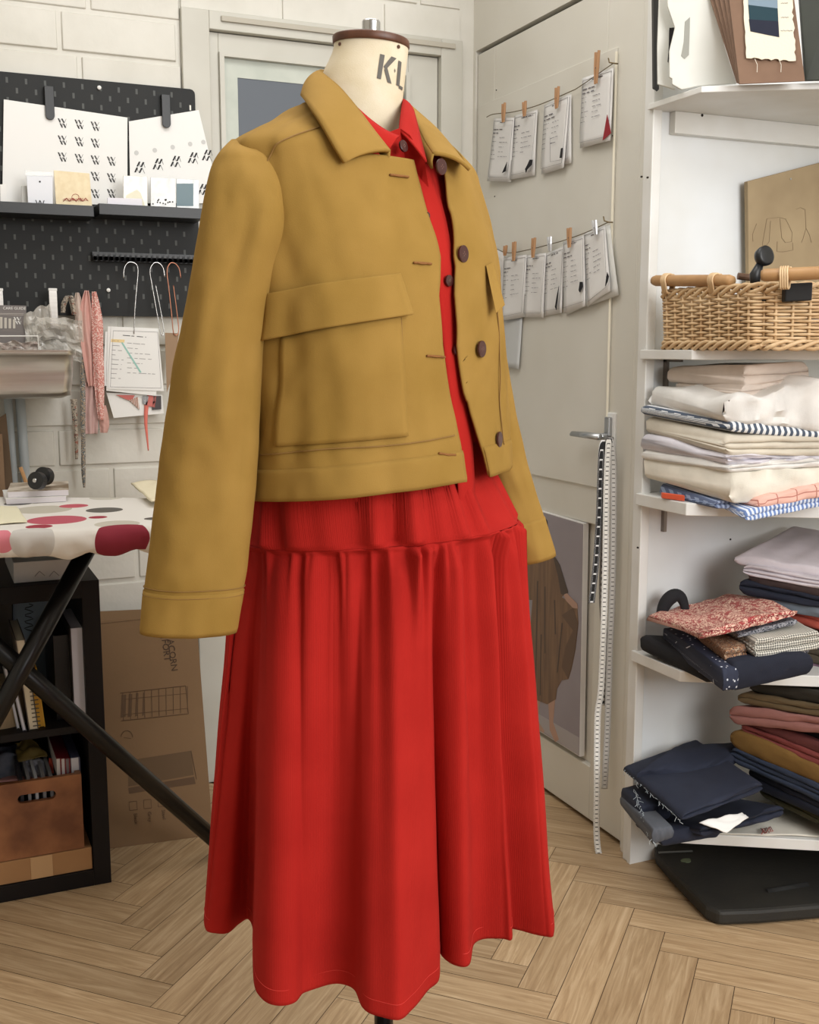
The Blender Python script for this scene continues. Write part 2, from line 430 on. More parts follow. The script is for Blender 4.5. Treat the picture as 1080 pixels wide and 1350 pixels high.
# buttonholes and buttons
for (x, y, w) in ((526, 232, 24), (557, 347, 22), (575, 470, 24), (590, 599, 22)):
    mb = MB(); pts = seam([(x-w/2, y-1), (x, y), (x+w/2, y+1)], off=.0035, n=10); mb.tube(pts, .0015, 6, flat=1)
    mb.tube(seam([(x-w/2+3, y-1), (x, y+1), (x+w/2-4, y)], off=.0045, n=8), .0006, 5)
    mb.build('buttonhole', mat('buttonhole_thread', (128, 82, 34), .8), jk, smooth=True)
def button(c, n, r, parent, th=.003):
    n = n.normalized(); b = MB(); n2 = n
    b.tube([c, c+n*th*.8, c+n*th, c+n*th*.8, c+n*th*.7], [r, r, r*.86, r*.66, r*.1], 28)
    o = b.build('button', M_BTN, parent, smooth=False)
    h = MB(); t = n.orthogonal().normalized(); s2 = n.cross(t)
    for i in range(4):
        a = math.pi/4+i*math.pi/2; h.disc(c+n*(th*.85)+t*math.cos(a)*r*.22+s2*math.sin(a)*r*.22, n, r*.08, .0008, 8)
    h.build('button_holes', mat('button_thread', (120, 90, 80), .7), o)
    return o
for x, y in ((610, 335), (634, 460), (658, 580)):
    ph, z = inv(x, y); p = JS(ph, z, .0025); n = (JS(ph, z, .02)-JS(ph, z, 0))
    button(p, n, .0105, jk)
ph, z = inv(582, 219); button(aF(581, 220, 1.392), FD, .0095, jk)

# sleeves: lofted from measured outlines
def sleeve(tab, F, flat, name, creases, parent, N=130, M=64, seed=0):
    ys = [t[0] for t in tab]; rows = []; uv = []
    for j in range(N+1):
        y = ys[0]+(ys[-1]-ys[0])*j/N
        xl = smt([(t[0], t[1]) for t in tab], y); xr = smt([(t[0], t[2]) for t in tab], y)
        Fy = smt(F, y); a, b = aF(xl, y, Fy), aF(xr, y, Fy); c = (a+b)/2; r = (b-a).length/2; ax = (b-a).normalized(); fl = smt(flat, y)
        row = []
        for k in range(M):
            t = 2*math.pi*k/M
            wob = 1+.0
            d = .0045*nz(math.cos(t)*1.2+seed, math.sin(t)*1.2, y*.012) + .002*nz(math.cos(t)*3, y*.03, seed)
            for (cy, ct, am, wy, wt) in creases:
                dt = (t-ct+math.pi) % (2*math.pi)-math.pi; d += am*math.exp(-((y-cy)/wy)**2-(dt/wt)**2)
            e = min(1, j/6)
            row.append(c + ax*((r+d*.3*e)*math.cos(t)) - FW*((min(r, .2)*fl+d*e)*math.sin(t)))
            uv.append((k/M*.4, j/N*.6))
        rows.append(row)
    return rows, uv
ST = [(185, 306, 314), (190, 301, 326), (200, 292, 343), (215, 283, 358), (235, 276, 368), (262, 270, 374), (300, 264, 375), (340, 257, 364), (380, 250, 355), (420, 243, 350), (480, 231, 345), (560, 219, 341), (650, 207, 335), (740, 196, 325), (775, 192, 320), (832, 186.5, 311)]
SF = [(185, 1.37), (300, 1.375), (500, 1.36), (832, 1.34)]
SFL = [(185, .5), (215, .5), (262, .58), (340, .72), (450, .88), (520, .9), (700, .62), (832, .5)]
for k_, (y_, xl_, xr_) in enumerate(ST):
    pass
def body_F(x, y): ph, z = inv(x, y); return JS(ph, z).dot(FW)
SF = [(185, 1.375)]+[(y_, body_F(xr_, y_)+.006) for y_, xl_, xr_ in ST if 190 < y_ <= 345]
SF += [(420, .5*(SF[-1][1]+1.345)), (500, 1.345), (832, 1.335)]
CR = [(520, 1.2, .007, 70, .25), (560, .75, -.008, 80, .2), (430, 1.9, .004, 90, .25), (330, 1.35, -.006, 70, .25), (660, 1.5, -.004, 60, .3), (300, 2.2, .004, 80, .3)]
rows, uv = sleeve(ST, SF, SFL, 'sleeve', CR, jk)
mb = MB(); mb.grid(rows, True); slo = mb.build('sleeve', M_JK, jk, smooth=True, solid=.0025)
def cuff(rows, j0, off, parent, axis_c=True):
    out = []
    for j in range(j0, len(rows)):
        c = sum(rows[j], V((0, 0, 0)))/len(rows[j]); out.append([p+(p-c).normalized()*off for p in rows[j]])
    c = sum(out[-1], V((0, 0, 0)))/len(out[-1])
    out.append([p-(p-c).normalized()*.006+UP*.004 for p in out[-1]])
    b = MB(); b.grid(out, True); return b.build('cuff', M_JK, parent, smooth=True, solid=.003)
cuff(rows, int(len(rows)*.915), .0009, slo)
for y_ in (.905, .918):
    r_ = rows[int(len(rows)*y_)]; c_ = sum(r_, V((0, 0, 0)))/len(r_); mb = MB(); mb.tube([p+(p-c_).normalized()*.0022 for p in r_+r_[:1]], .0007, 5, cap=False); mb.build('cuff_stitching', M_STI, slo, smooth=True)
ST2 = [(215, 575, 612), (235, 572, 625), (270, 570, 636), (300, 572, 644), (340, 575, 652), (380, 580, 655), (420, 588, 659), (480, 602, 668), (560, 622, 682), (650, 645, 704), (700, 660, 718), (745, 672, 731)]
rows, uv = sleeve(ST2, [(215, 1.56), (400, 1.60), (745, 1.60)], [(215, .8), (745, .75)], 'sleeve', [(500, 1.2, -.005, 70, .3)], jk, seed=5)
# cuff end rises to the right like the far hand opening
for j, r in enumerate(rows):
    k = max(0, (j/len(rows)-.6)/.4)
    for p in r:
        p.z += k*.33*(p-rows[j][32]).dot(RT)*.75
mb = MB(); mb.grid(rows, True); slo2 = mb.build('sleeve', M_JK, jk, smooth=True, solid=.0025)
cuff(rows, int(len(rows)*.90), .0009, slo2)

# jacket collar
def strip(fold_px, out_px, name, m, parent, n=90, lift=.006, th=.0045, cols=9):
    a = catmull([aF(*p) for p in fold_px], n); b = catmull([aF(*p) for p in out_px], n); rows = []
    for p, q in zip(a, b):
        row = []
        for i in range(cols+1):
            u = i/cols; c = p.lerp(q, u); axc = V((fc.x, fc.y, c.z)); o = (c-axc).normalized()
            row.append(c + (o+UP*.8).normalized()*(lift*math.sin(math.pi*min(1, u*1.05))**.7))
        rows.append(row)
    mb = MB(); mb.grid(rows); return mb.build(name, m, parent, smooth=True, solid=th)
foldp = [(514, 200, 1.375), (492, 172, 1.385), (470, 143, 1.40), (447, 116, 1.435), (424, 96, 1.49), (430, 94, 1.56), (460, 98, 1.61), (500, 110, 1.61), (528, 130, 1.585), (541, 149, 1.555), (550, 166, 1.50), (560, 186, 1.445), (571, 203, 1.405)]
outp = [(454, 215, 1.325), (441, 194, 1.32), (421, 160, 1.335), (406, 139, 1.37), (398, 126, 1.44), (408, 128, 1.55), (450, 138, 1.66), (505, 150, 1.69), (550, 160, 1.67), (575, 172, 1.63), (592, 190, 1.57), (606, 208, 1.51), (619, 224, 1.45)]
strip(foldp, outp, 'collar', M_JK, jk)
mb = MB(); a = catmull([aF(*p) for p in foldp], 90); rws = []
for p in a:
    axc = V((fc.x, fc.y, p.z)); o = (p-axc); o.z = 0; o.normalize(); rws.append([p, p-o*.003-UP*.008, p-o*.002-UP*.017])
mb.grid(rws); mb.build('collar_stand', M_JK, jk, smooth=True, solid=.003)

# --- the red dress
dr = empty('tiered_dress', (fc.x, fc.y, .33), 'long red corduroy dress with gathered tiered skirt and button front', 'dress')
rows = []
for j in range(81):
    row = []
    for k in range(120):
        ph = 2*math.pi*k/120; pp = ph if ph < math.pi else ph-2*math.pi
        q = max(0, min(1, (abs(pp)-.4)/1.0)); z = 1.06+(1.425+.06*q-1.06)*j/80
        row.append(torso(ph, z, -.012 - .01*max(0, (z-1.3)/.2)))
    rows.append(row)
mb = MB(); mb.grid(rows, True); mb.build('bodice', M_RED, dr, smooth=True)
strip([(470, 142, 1.415), (488, 158, 1.40), (508, 172, 1.395), (526, 180, 1.40)], [(468, 150, 1.40), (482, 172, 1.385), (499, 190, 1.38), (512, 199, 1.385)], 'collar', M_RED, dr, n=30, lift=.003, th=.003, cols=4)
strip([(531, 131, 1.50), (529, 145, 1.46), (527, 160, 1.43), (526, 172, 1.412)], [(545, 146, 1.50), (550, 165, 1.46), (556, 190, 1.43), (562, 214, 1.40)], 'collar', M_RED, dr, n=30, lift=.002, th=.003, cols=4)
# shirt front below the collar
mb = MB(); q = [aF(505, 190, 1.40), aF(556, 196, 1.41), aF(600, 360, 1.40), aF(530, 360, 1.40)]
ph0, ph1 = .32, .02
mb = MB(); rws = []
for j in range(40):
    z = .98+(1.425-.98)*j/39
    rws.append([torso(lerpt(PL, min(z, 1.4))-.08-.16*k/4, z, -.0085 - (.006*max(0, (z-1.3)/.12))) for k in range(-1, 4)])
mb.grid(rws); mb.build('button_placket', M_RED, dr, smooth=True, solid=.002)
mb = MB(); cp = [aF(508, 176, 1.405), aF(528, 168, 1.41), aF(541, 178, 1.408), aF(560, 212, 1.415), aF(574, 300, 1.46), aF(548, 300, 1.46), aF(505, 215, 1.405)]
mb.poly(cp, FW*.003); mb.build('neck_facing', M_RED, dr, bevel=.001)
button(aF(531, 193, 1.400), FD+UP*.2, .0072, dr)
for x, y, r in ((560, 283, .004), (590, 369, .007), (601, 461, .007)):
    z = inv(x, y)[1]; ph = phi_at(z, x, -.006); p = torso(ph, z, -.005); button(p, FD, r, dr)
# skirt plan curves (lateral, depth) from the measured hem
HZ = .345
vis = [(272, 1225), (286, 1230), (301, 1229), (314, 1217), (325, 1211), (331, 1225), (331, 1262), (334, 1300), (345, 1316), (366, 1323), (388, 1321), (402, 1307), (425, 1301), (448, 1302), (466, 1310), (478, 1334), (496, 1344), (524, 1343), (541, 1325), (560, 1303), (577, 1292), (581, 1268), (582, 1250), (589, 1262), (600, 1272), (613, 1270), (622, 1250), (640, 1238), (660, 1237), (681, 1239), (685, 1224), (700, 1231), (715, 1234), (728, 1232)]
smx = [(272, 322), (325, 337), (331, 342), (388, 388), (430, 428), (466, 466), (496, 490), (524, 512), (541, 526), (577, 556), (582, 562), (600, 585), (622, 610), (640, 632), (681, 652), (685, 656), (700, 668), (728, 682)]
hem = [aZ(x, y, HZ) for x, y in vis]
cc = (hem[0]+hem[-1])/2; cc.z = 0
def seam_ell(ang, rx, ry, cx):   # ang 0 = right, pi = left, front = toward camera
    return FW*(1.5-ry*math.sin(ang)) + RT*(cx+rx*math.cos(ang))
A0 = aF(320, 735, 1.5); A1 = aF(683, 697, 1.5); SX = (A0.dot(RT)+A1.dot(RT))/2; SRX = (A1-A0).dot(RT)/2
def seam_from_px(px):
    L = None; best = None
    for k in range(0, 181):
        an = math.pi*k/180; p = seam_ell(an, SRX, .142, SX); p.z = .93; e = abs(proj(p)[0]-px)
        if best is None or e < best[0]: best = (e, an)
    return best[1]
sang = [seam_from_px(lerpt(smx, x)) for x, y in vis]
sang = [math.pi*(1-i/(len(vis)-1))*.0+s for i, s in enumerate(sang)]
# back half
back_n = 12; hb = []; sb = []
rx = (hem[-1]-hem[0]).dot(RT)/2; cxh = (hem[-1]+hem[0]).dot(RT)/2; Fh = (hem[-1]+hem[0]).dot(FW)/2
for i in range(1, back_n):
    an = -math.pi*i/back_n; w = 1+.06*math.sin(i*2.4)
    hb.append(RT*(cxh+rx*w*math.cos(an)) + FW*(Fh-.2*w*math.sin(an)) + UP*HZ); sb.append(an)
HP = hem+hb; SA = sang+sb
NS = 640
hc = catmull(HP, NS, True)
sa = [p.x for p in catmull([V((a, 0, 0)) for a in SA]+[V((SA[0]-2*math.pi, 0, 0))], NS)]
def smooth_closed(P, it):
    for _ in range(it): P = [(P[i-1]+P[i]*2+P[(i+1) % len(P)])/4 for i in range(len(P))]
    return P
hs = smooth_closed(hc, 1800)
random.seed(11)
gath = [(random.random()*2*math.pi, random.uniform(.018, .036), random.uniform(.4, 1)) for _ in range(95)]
def seamz(an): return .934 + .013*math.cos(an) 
def gsum(i, spread):
    s = 0
    for c, w, a in gath:
        d = (sa[i]-c+math.pi) % (2*math.pi)-math.pi; w2 = w*spread
        if abs(d) < 4*w2: s += a*math.exp(-(d/w2)**2)
    return s
PLT = [(345, -.6, 7), (392, -.5, 4), (425, -.6, 5), (446, -.7, 6), (476, -1.5, 9), (500, -.8, 5), (548, -.5, 4), (573, -2.0, 6), (617, -1.0, 6), (634, -.6, 4), (657, -1.8, 5), (372, .7, 12), (410, .6, 7), (462, .5, 6), (524, 1.5, 9), (558, .9, 5), (598, 1.4, 8), (645, .9, 6), (672, .9, 6)]
def psum(wk=1):
    out = [0]*NS
    for px_, a_, w_ in PLT:
        c_ = seam_from_px(px_); w_ = w_*.0095
        for i in range(NS):
            d = (sa[i]-c_+math.pi) % (2*math.pi)-math.pi; out[i] += a_*math.exp(-(d/(w_*wk))**2)
    return out
PS = psum(); PS2 = psum(1.9)
GS = [[gsum(i, sp) for i in range(NS)] for sp in (1, 1.8)]
def skirt_rows():
    rows = []; NT = 150
    seamr = [seam_ell(sa[i], SRX, .142, SX)+UP*seamz(sa[i]) for i in range(NS)]
    for j in range(NT+1):
        t = j/NT; t = t**1.25; row = []
        g = t**.78; gl = t**1.15
        for i in range(NS):
            E1 = V((hs[i].x, hs[i].y, 0)); S = seamr[i]
            b = V((S.x, S.y, 0)).lerp(E1, t) + (V((hc[i].x, hc[i].y, 0))-E1)*(gl if 1.9 < sa[i] < 3.3 else g)
            c = FW*1.5+RT*SX; o = (V((b.x, b.y, 0))-c).normalized()
            k = min(1, t/.012)
            am = .0085*math.exp(-t/.16)*k + .0025*math.exp(-t/.5)*k
            sp = min(1, t/.2); gg = GS[0][i]*(1-sp)+GS[1][i]*sp*.7
            b += o*(am*(gg-.9)) + o*(.0015*k*(1-t)**2)
            b += o*(.0105*(PS[i]*(1-min(1, t*1.4))+PS2[i]*min(1, t*1.4))*min(1, t/.06)**.6*(1-.25*t)) + o*.002*nz(i*.02, t*5)
            z = S.z+(HZ-S.z)*t
            row.append(V((b.x, b.y, z)))
        rows.append(row)
    return rows
rows = skirt_rows()
uvs = [(i/NS*2.0, j*.004) for j in range(len(rows)) for i in range(NS)]
mb = MB(); mb.grid(rows, True, uvs)
lower = mb.build('lower_tier', M_RED, dr, smooth=True, solid=.0025)
for r_ in (rows[-5],):
    mb = MB(); mb.tube([p + (p-V((fc.x, fc.y, p.z))).normalized()*.0016 for p in r_+r_[:1]], .0005, 4, cap=False); mb.build('hem_stitching', mat('red_thread', (196, 48, 40), .8), lower)
# upper tier: from waist to the seam
mid = [(random.random()*2*math.pi, random.uniform(.06, .13), random.uniform(.5, 1)) for _ in range(26)]
for px_, w, a in ((395, 9, 1.2), (440, 10, 1.0), (497, 8, 1.8), (520, 7, -1.2), (545, 8, 1.5), (585, 9, 1.2), (612, 8, 1.6), (640, 8, 1.2), (352, 7, 1.4)):
    mid.append((seam_from_px(px_), w*.0098, a))
def msum(i): return sum(a*math.exp(-(((sa[i]-c+math.pi) % (2*math.pi)-math.pi)/w)**2) for c, w, a in mid)
MS = [msum(i) for i in range(NS)]
TR_ = [torso(2*math.pi*k/360, 1.06, -.034) for k in range(360)]
TC_ = sum(TR_, V((0, 0, 0)))/360
TAN = [math.atan2(-(p-TC_).dot(FW)*1.0, (p-TC_).dot(RT)) for p in TR_]
def tor_dir(an):
    an = math.atan2(.142*math.sin(an), SRX*math.cos(an))
    k = min(range(360), key=lambda q: abs((TAN[q]-an+math.pi) % (2*math.pi)-math.pi)); p = TR_[k].copy(); p.z = 0; return p
W0 = aF(337, 610, 1.5); W1 = aF(668, 600, 1.5); WX = (W0.dot(RT)+W1.dot(RT))/2; WR = (W1-W0).dot(RT)/2
rows = []
for j in range(61):
    t = j/60; row = []
    for i in range(NS):
        top = tor_dir(sa[i]); bot = seam_ell(sa[i], SRX, .142, SX)
        b = top.lerp(bot, t**1.35); o = (b-(FW*1.5+RT*WX)).normalized()
        k = min(1, (1-t)/.05); b = b+o*(.009*(MS[i]-.8)*t**.7*(.35+.65*k) + .004*math.sin(math.pi*t)*k)
        z = 1.06+(seamz(sa[i])-1.06)*t; row.append(V((b.x, b.y, z)))
    rows.append(row)
uvs = [(i/NS*1.4, j*.004) for j in range(len(rows)) for i in range(NS)]
mb = MB(); mb.grid(rows, True, uvs); mb.build('upper_tier', M_RED, dr, smooth=True, solid=.0025)
# ================================================================ the room
YB, XD, YS = 2.9, 1.468, 2.02      # back wall, door wall, shelf wall
M_WALL = mat('painted_wall', (222, 219, 208), .7, c2=(212, 209, 198), scale=6, bump=.15, bscale=60)
M_BRK = mat('painted_blockwork', (216, 213, 204), .6, c2=(205, 202, 192), scale=7, bump=.5, bscale=45)
M_GLOSS = mat('cream_gloss_paint', (218, 215, 206), .34, c2=(209, 205, 194), scale=3, bump=.08, bscale=25)
M_GREYP = mat('grey_white_paint', (196, 194, 184), .5, c2=(186, 183, 172), scale=5)
M_SHW = mat('white_board', (226, 226, 224), .45, c2=(214, 212, 206), scale=7, bump=.1, bscale=40)
M_EDGE = mat('chipped_white_edge', (226, 221, 208), .6, c2=(196, 184, 160), scale=40, amt=.2)
M_DARK = mat('dark_gap', (38, 32, 26), .9)
# floor: herringbone planks, one mesh
pm = bpy.data.materials.new('oak_vinyl_planks'); pm.use_nodes = True; nt = pm.node_tree; L = nt.links; b = nt.nodes['Principled BSDF']
uvn = node(nt, 'ShaderNodeTexCoord'); att = node(nt, 'ShaderNodeAttribute', attribute_name='plank')
mp = node(nt, 'ShaderNodeMapping'); mp.inputs['Scale'].default_value = (3, 48, 1); L.new(uvn.outputs['UV'], mp.inputs[0])
cb = node(nt, 'ShaderNodeVectorMath', operation='ADD'); L.new(mp.outputs[0], cb.inputs[0])
sc_ = node(nt, 'ShaderNodeVectorMath', operation='SCALE'); sc_.inputs['Scale'].default_value = 40; L.new(att.outputs['Color'], sc_.inputs[0]); L.new(sc_.outputs[0], cb.inputs[1])
n1 = node(nt, 'ShaderNodeTexNoise', i_Scale=1.6, i_Detail=7, i_Roughness=.65, i_Distortion=1.2); L.new(cb.outputs[0], n1.inputs['Vector'])
cr = node(nt, 'ShaderNodeValToRGB'); e = cr.color_ramp.elements
e[0].position = .28; e[0].color = lin((152, 122, 88)); e[1].position = .72; e[1].color = lin((204, 177, 142))
e2 = cr.color_ramp.elements.new(.5); e2.color = lin((180, 151, 115)); L.new(n1.outputs['Fac'], cr.inputs[0])
hs_ = node(nt, 'ShaderNodeHueSaturation'); L.new(cr.outputs[0], hs_.inputs['Color'])
sv = node(nt, 'ShaderNodeSeparateColor'); L.new(att.outputs['Color'], sv.inputs[0])
mr = node(nt, 'ShaderNodeMapRange'); mr.inputs['To Min'].default_value = .82; mr.inputs['To Max'].default_value = 1.06; L.new(sv.outputs[0], mr.inputs[0]); L.new(mr.outputs[0], hs_.inputs['Value'])
L.new(hs_.outputs[0], b.inputs['Base Color']); b.inputs['Roughness'].default_value = .5
bp = node(nt, 'ShaderNodeBump', i_Strength=.12, i_Distance=.002); L.new(n1.outputs['Fac'], bp.inputs['Height']); L.new(bp.outputs[0], b.inputs['Normal'])
W_, X0_, Y0_ = .0755, .368, 2.154; Lp = 6*W_; s2 = 1/math.sqrt(2)
mb = MB(); rnd = []
def plank(p0, p1, q0, q1, vert):
    g = .0007; P = []
    for p, q in ((p0+g, q0+g), (p1-g, q0+g), (p1-g, q1-g), (p0+g, q1-g)): P.append(V((X0_+(p-q)*s2, Y0_+(p+q)*s2, 0)))
    cx = sum(v.x for v in P)/4; cy = sum(v.y for v in P)/4
    if not (-1.4 < cx < 2.9 and -1.9 < cy < 3.1): return
    P = [V((min(max(v.x, -1.5), 3.0), min(max(v.y, -2), YB+.0), 0)) for v in P]
    if cy > YB+.1: return
    u = [(0, 0), (Lp, 0), (Lp, W_), (0, W_)] if not vert else [(0, 0), (0, W_), (Lp, W_), (Lp, 0)]
    mb.add(P, [(0, 1, 2, 3)], u); rnd.append((random.random(), random.random(), random.random(), 1))
for r in range(-60, 60):
    for k in range(-8, 9):
        plank(r*W_+2*Lp*k, r*W_+2*Lp*k+Lp, r*W_, (r+1)*W_, False)
        plank(r*W_+2*Lp*k, (r+1)*W_+2*Lp*k, (r-11)*W_, (r-5)*W_, True)
fl = mb.build('floor', pm); struct(fl)
ca = fl.data.color_attributes.new('plank', 'FLOAT_COLOR', 'CORNER'); i = 0
for p in fl.data.polygons:
    for li in p.loop_indices: ca.data[li].color = rnd[p.index]
mb = MB(); mb.box((-1.5, -2, -.06), (3, YB+.1, -.0012)); struct(mb.build('floor', mat('plank_joint', (84, 62, 42), .8)))
# back wall of painted blocks
def blockwall(x0, x1, z0, z1, y, seed=1):
    random.seed(seed); m = MB(); ch = .1003; z = z0-.02; r = 0
    while z < z1:
        x = x0-random.random()*.1-(.14 if r % 2 else 0)
        while x < x1:
            w = .285; a, c_ = max(x+.004, x0), min(x+w-.004, x1); zz0, zz1 = max(z+.004, z0), min(z+ch-.004, z1)
            if c_-a > .02 and zz1-zz0 > .01:
                d = random.uniform(-.0015, .0015)
                m.hexa([(a+.003, y-.006+d, zz1-.003), (c_-.003, y-.006+d, zz1-.003), (c_-.003, y-.006-d, zz0+.003), (a+.003, y-.006-d, zz0+.003), (a, y+.006, zz1), (c_, y+.006, zz1), (c_, y+.006, zz0), (a, y+.006, zz0)])
            x += w
        z += ch; r += 1
    m.box((x0, y, z0), (x1, y+.08, z1)); return m
XF0, XF1 = .646, 1.425
struct(blockwall(-1.5, XF0, 0, 2.6, YB).build('wall_back', M_BRK, bevel=.002))
mb = blockwall(XF0, XF1, 2.02, 2.6, YB, 3); mb.box((XF1, YB, 0), (XD, YB+.08, 2.6)); struct(mb.build('wall_back', M_BRK))
mb = MB(); mb.box((XF0, YB+.02, 0), (XF1, YB+.1, 2.02)); struct(mb.build('wall_back', M_WALL))
# back doorway: frame, glazed door with a grey blind behind the pane
mb = MB()
mb.box((XF0, YB-.02, 0), (XF0+.07, YB+.02, 2.02)); struct(mb.build('trim_1', M_GREYP, bevel=.002))
mb = MB(); mb.box((1.36, YB-.02, 0), (XF1, YB+.02, 2.02)); struct(mb.build('trim_2', M_GREYP, bevel=.002))
mb = MB(); mb.box((XF0+.07, YB-.02, 1.975), (1.36, YB+.02, 2.02)); struct(mb.build('trim_3', M_GREYP, bevel=.002))
mb = MB(); mb.box((XF0+.10, YB-.028, 1.995), (1.40, YB-.02, 2.008)); struct(mb.build('trim_4', mat('grey_beige_lip', (176, 170, 156), .6), bevel=.001))
d1 = MB(); gx0, gx1, gz0, gz1 = aY(288, 70, YB).x, 1.27, .95, 1.925
for a_, c_ in (((XF0+.072, YB, 0), (gx0, YB+.02, 1.973)), ((gx1, YB, 0), (1.358, YB+.02, 1.973)), ((gx0, YB, gz1), (gx1, YB+.02, 1.973)), ((gx0, YB, 0), (gx1, YB+.02, gz0))): d1.box(a_, c_)
door1 = struct(d1.build('door_1', M_GREYP, bevel=.002))
mb = MB(); t_ = .03
for a_, c_ in (((gx0, YB-.012, gz0), (gx0+.012, YB+.004, gz1)), ((gx1-.012, YB-.012, gz0), (gx1, YB+.004, gz1)), ((gx0+.012, YB-.012, gz1-.01), (gx1-.012, YB+.004, gz1)), ((gx0+.012, YB-.012, gz0), (gx1-.012, YB+.004, gz0+.01))): mb.box(a_, c_)
mb.build('glazing_bead', M_GREYP, door1)
mb = MB(); mb.box((gx0+.012, YB+.006, gz0+.01), (gx0+.05, YB+.014, gz1-.01)); mb.box((gx0+.05, YB+.006, gz1-.055), (gx1-.012, YB+.014, gz1-.01)); mb.build('inner_surround', mat('pale_green_grey', (196, 200, 190), .6, c2=(182, 188, 178), scale=14), door1)
mb = MB(); mb.box((gx0+.05, YB+.008, gz0+.01), (gx1-.012, YB+.012, gz1-.055)); mb.build('blind', mat('slate_blind', (98, 104, 112), .7), door1)
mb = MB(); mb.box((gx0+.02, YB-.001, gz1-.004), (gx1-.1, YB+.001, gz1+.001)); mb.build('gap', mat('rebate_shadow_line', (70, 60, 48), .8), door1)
# door wall
mb = MB()
YN = aX(845, 130, XD).y      # near edge of the opening
mb.box((XD, 2.885, 0), (XD+.08, YB+.0, 2.6)); mb.box((XD, YN, 1.998), (XD+.08, 2.885, 2.6)); mb.box((XD, YS+.03, 0), (XD+.08, YN-.004, 2.6))
struct(mb.build('wall_right', M_GLOSS))
mb = MB(); mb.box((XD+.045, YN-.004, 0), (XD+.075, 2.885, 1.998)); struct(mb.build('gap_shade_panel', M_DARK))  # dark panel behind the door standing for the shade in its gaps
mb = MB(); mb.box((XD-.012, YS+.022, 0), (XD, YN-.022, 2.3)); struct(mb.build('trim_6', M_GLOSS, bevel=.003))
# door slab with applied flat sheet above and recessed panel below
D = MB(); x0, x1 = XD+.004, XD+.040; y0, y1 = YN+.002, 2.880
zr = aX(700, 625, XD).z; ptl = aX(713, 674, XD); yst = aX(784, 690, XD).y; zb = aX(763, 1003, XD).z
D.box((x0, y0, .012), (x1, yst, 1.988)); D.box((x0, 2.78, .012), (x1, y1, 1.988)); D.box((x0, yst, ptl.z), (x1, 2.78, 1.988)); D.box((x0, yst, .012), (x1, 2.78, zb)); D.box((x0+.014, yst, zb), (x1-.004, 2.78, ptl.z))
door2 = struct(D.build('door_2', M_GLOSS, bevel=.0025))
yo = aX(808, 300, XD).y; zo = aX(815, 80, XD).z
mb = MB(); mb.box((x0-.006, yo, zr), (x0+.001, 2.86, zo+.03)); mb.build('flat_panel', M_GLOSS, door2, bevel=.0015)
mb = MB(); mb.tube([V((x0-.006, yo, zr)), V((x0-.006, yo, zo+.02))], .003, 6); mb.build('panel_edge', mat('bare_cream_edge', (236, 230, 212), .5), door2)
for k, zz in enumerate((1.42, .55)):
    mb = MB(); mb.tube([V((XD-.002, 2.888, zz)), V((XD-.002, 2.888, zz+.075))], .004, 10); mb.build('hinge', mat('painted_steel', (190, 186, 176), .4, .3), door2)
# lever handle and plate
hp = aX(806, 575, x0); mb = MB(); mb.box((x0-.006, hp.y-.022, hp.z-.072), (x0+.001, hp.y+.012, hp.z+.055)); hpl = mb.build('handle_plate', mat('white_plate', (232, 232, 230), .35), door2, bevel=.002)
M_SAT = mat('satin_chrome', (178, 180, 182), .35, .9)
mb = MB(); mb.box((x0-.016, hp.y-.012, hp.z-.0), (x0-.004, hp.y+.008, hp.z+.045)); mb.build('latch_rose', M_SAT, hpl, bevel=.003)
e0 = V((x0-.04, hp.y+.0, hp.z)); mb = MB(); mb.tube([V((x0-.004, hp.y, hp.z)), e0], .008, 12); mb.tube([e0+V((0, -.012, 0)), e0+V((-.002, .04, .001)), e0+V((-.002, .105, 0))], [.0085, .0085, .007], 12, flat=.7); mb.build('lever', M_SAT, hpl, smooth=True)
# shelf wall, side board, right wall, front wall parts, ceiling
mb = MB(); mb.box((XD-.005, YS, .0), (3.0, YS+.06, 2.6)); struct(mb.build('wall_shelves', mat('cool_white_wall', (228, 231, 233), .6, c2=(216, 216, 212), scale=4, bump=.08, bscale=50)))
mb = MB(); mb.box((XD-.028, YS-.012, 0), (XD-.005, YS+.02, 2.4)); struct(mb.build('trim_7', M_SHW, bevel=.002))
mb = MB(); mb.slab([(XD-.03, YS-.0125, .11), (XD+.13, YS-.0125, .11), (XD+.05, YS-.0125, 0.0), (XD-.03, YS-.0125, .0)], (0, .012, 0)); struct(mb.build('baseboard_shelves', M_SHW))
mb = MB(); mb.box((3.0, -2, 0), (3.06, YS+.06, 2.6)); struct(mb.build('wall_east', M_WALL))
mb = MB(); mb.box((-1.56, -2, 0), (-1.5, YB+.1, 2.6)); struct(mb.build('wall_left', M_WALL))
mb = MB(); mb.box((-1.56, -2, 2.6), (3.06, YB+.1, 2.66)); struct(mb.build('ceiling', mat('ceiling_white', (232, 230, 224), .8)))
# front wall behind the viewer with a wide window opening
mb = MB(); mb.box((-1.56, -2.06, 0), (3.06, -2, .8)); mb.box((-1.56, -2.06, .8), (-.6, -2, 2.6)); mb.box((2.6, -2.06, .8), (3.06, -2, 2.6)); mb.box((-.6, -2.06, 2.35), (2.6, -2, 2.6)); struct(mb.build('wall_front', M_WALL))
mb = MB()
for x in (-.6, .45, 1.5, 2.54): mb.box((x, -2.05, .8), (x+.06, -2.0, 2.35))
for z in (.8, 2.29): mb.box((-.6, -2.05, z), (2.6, -2.0, z+.06))
struct(mb.build('window_1', M_WALL))
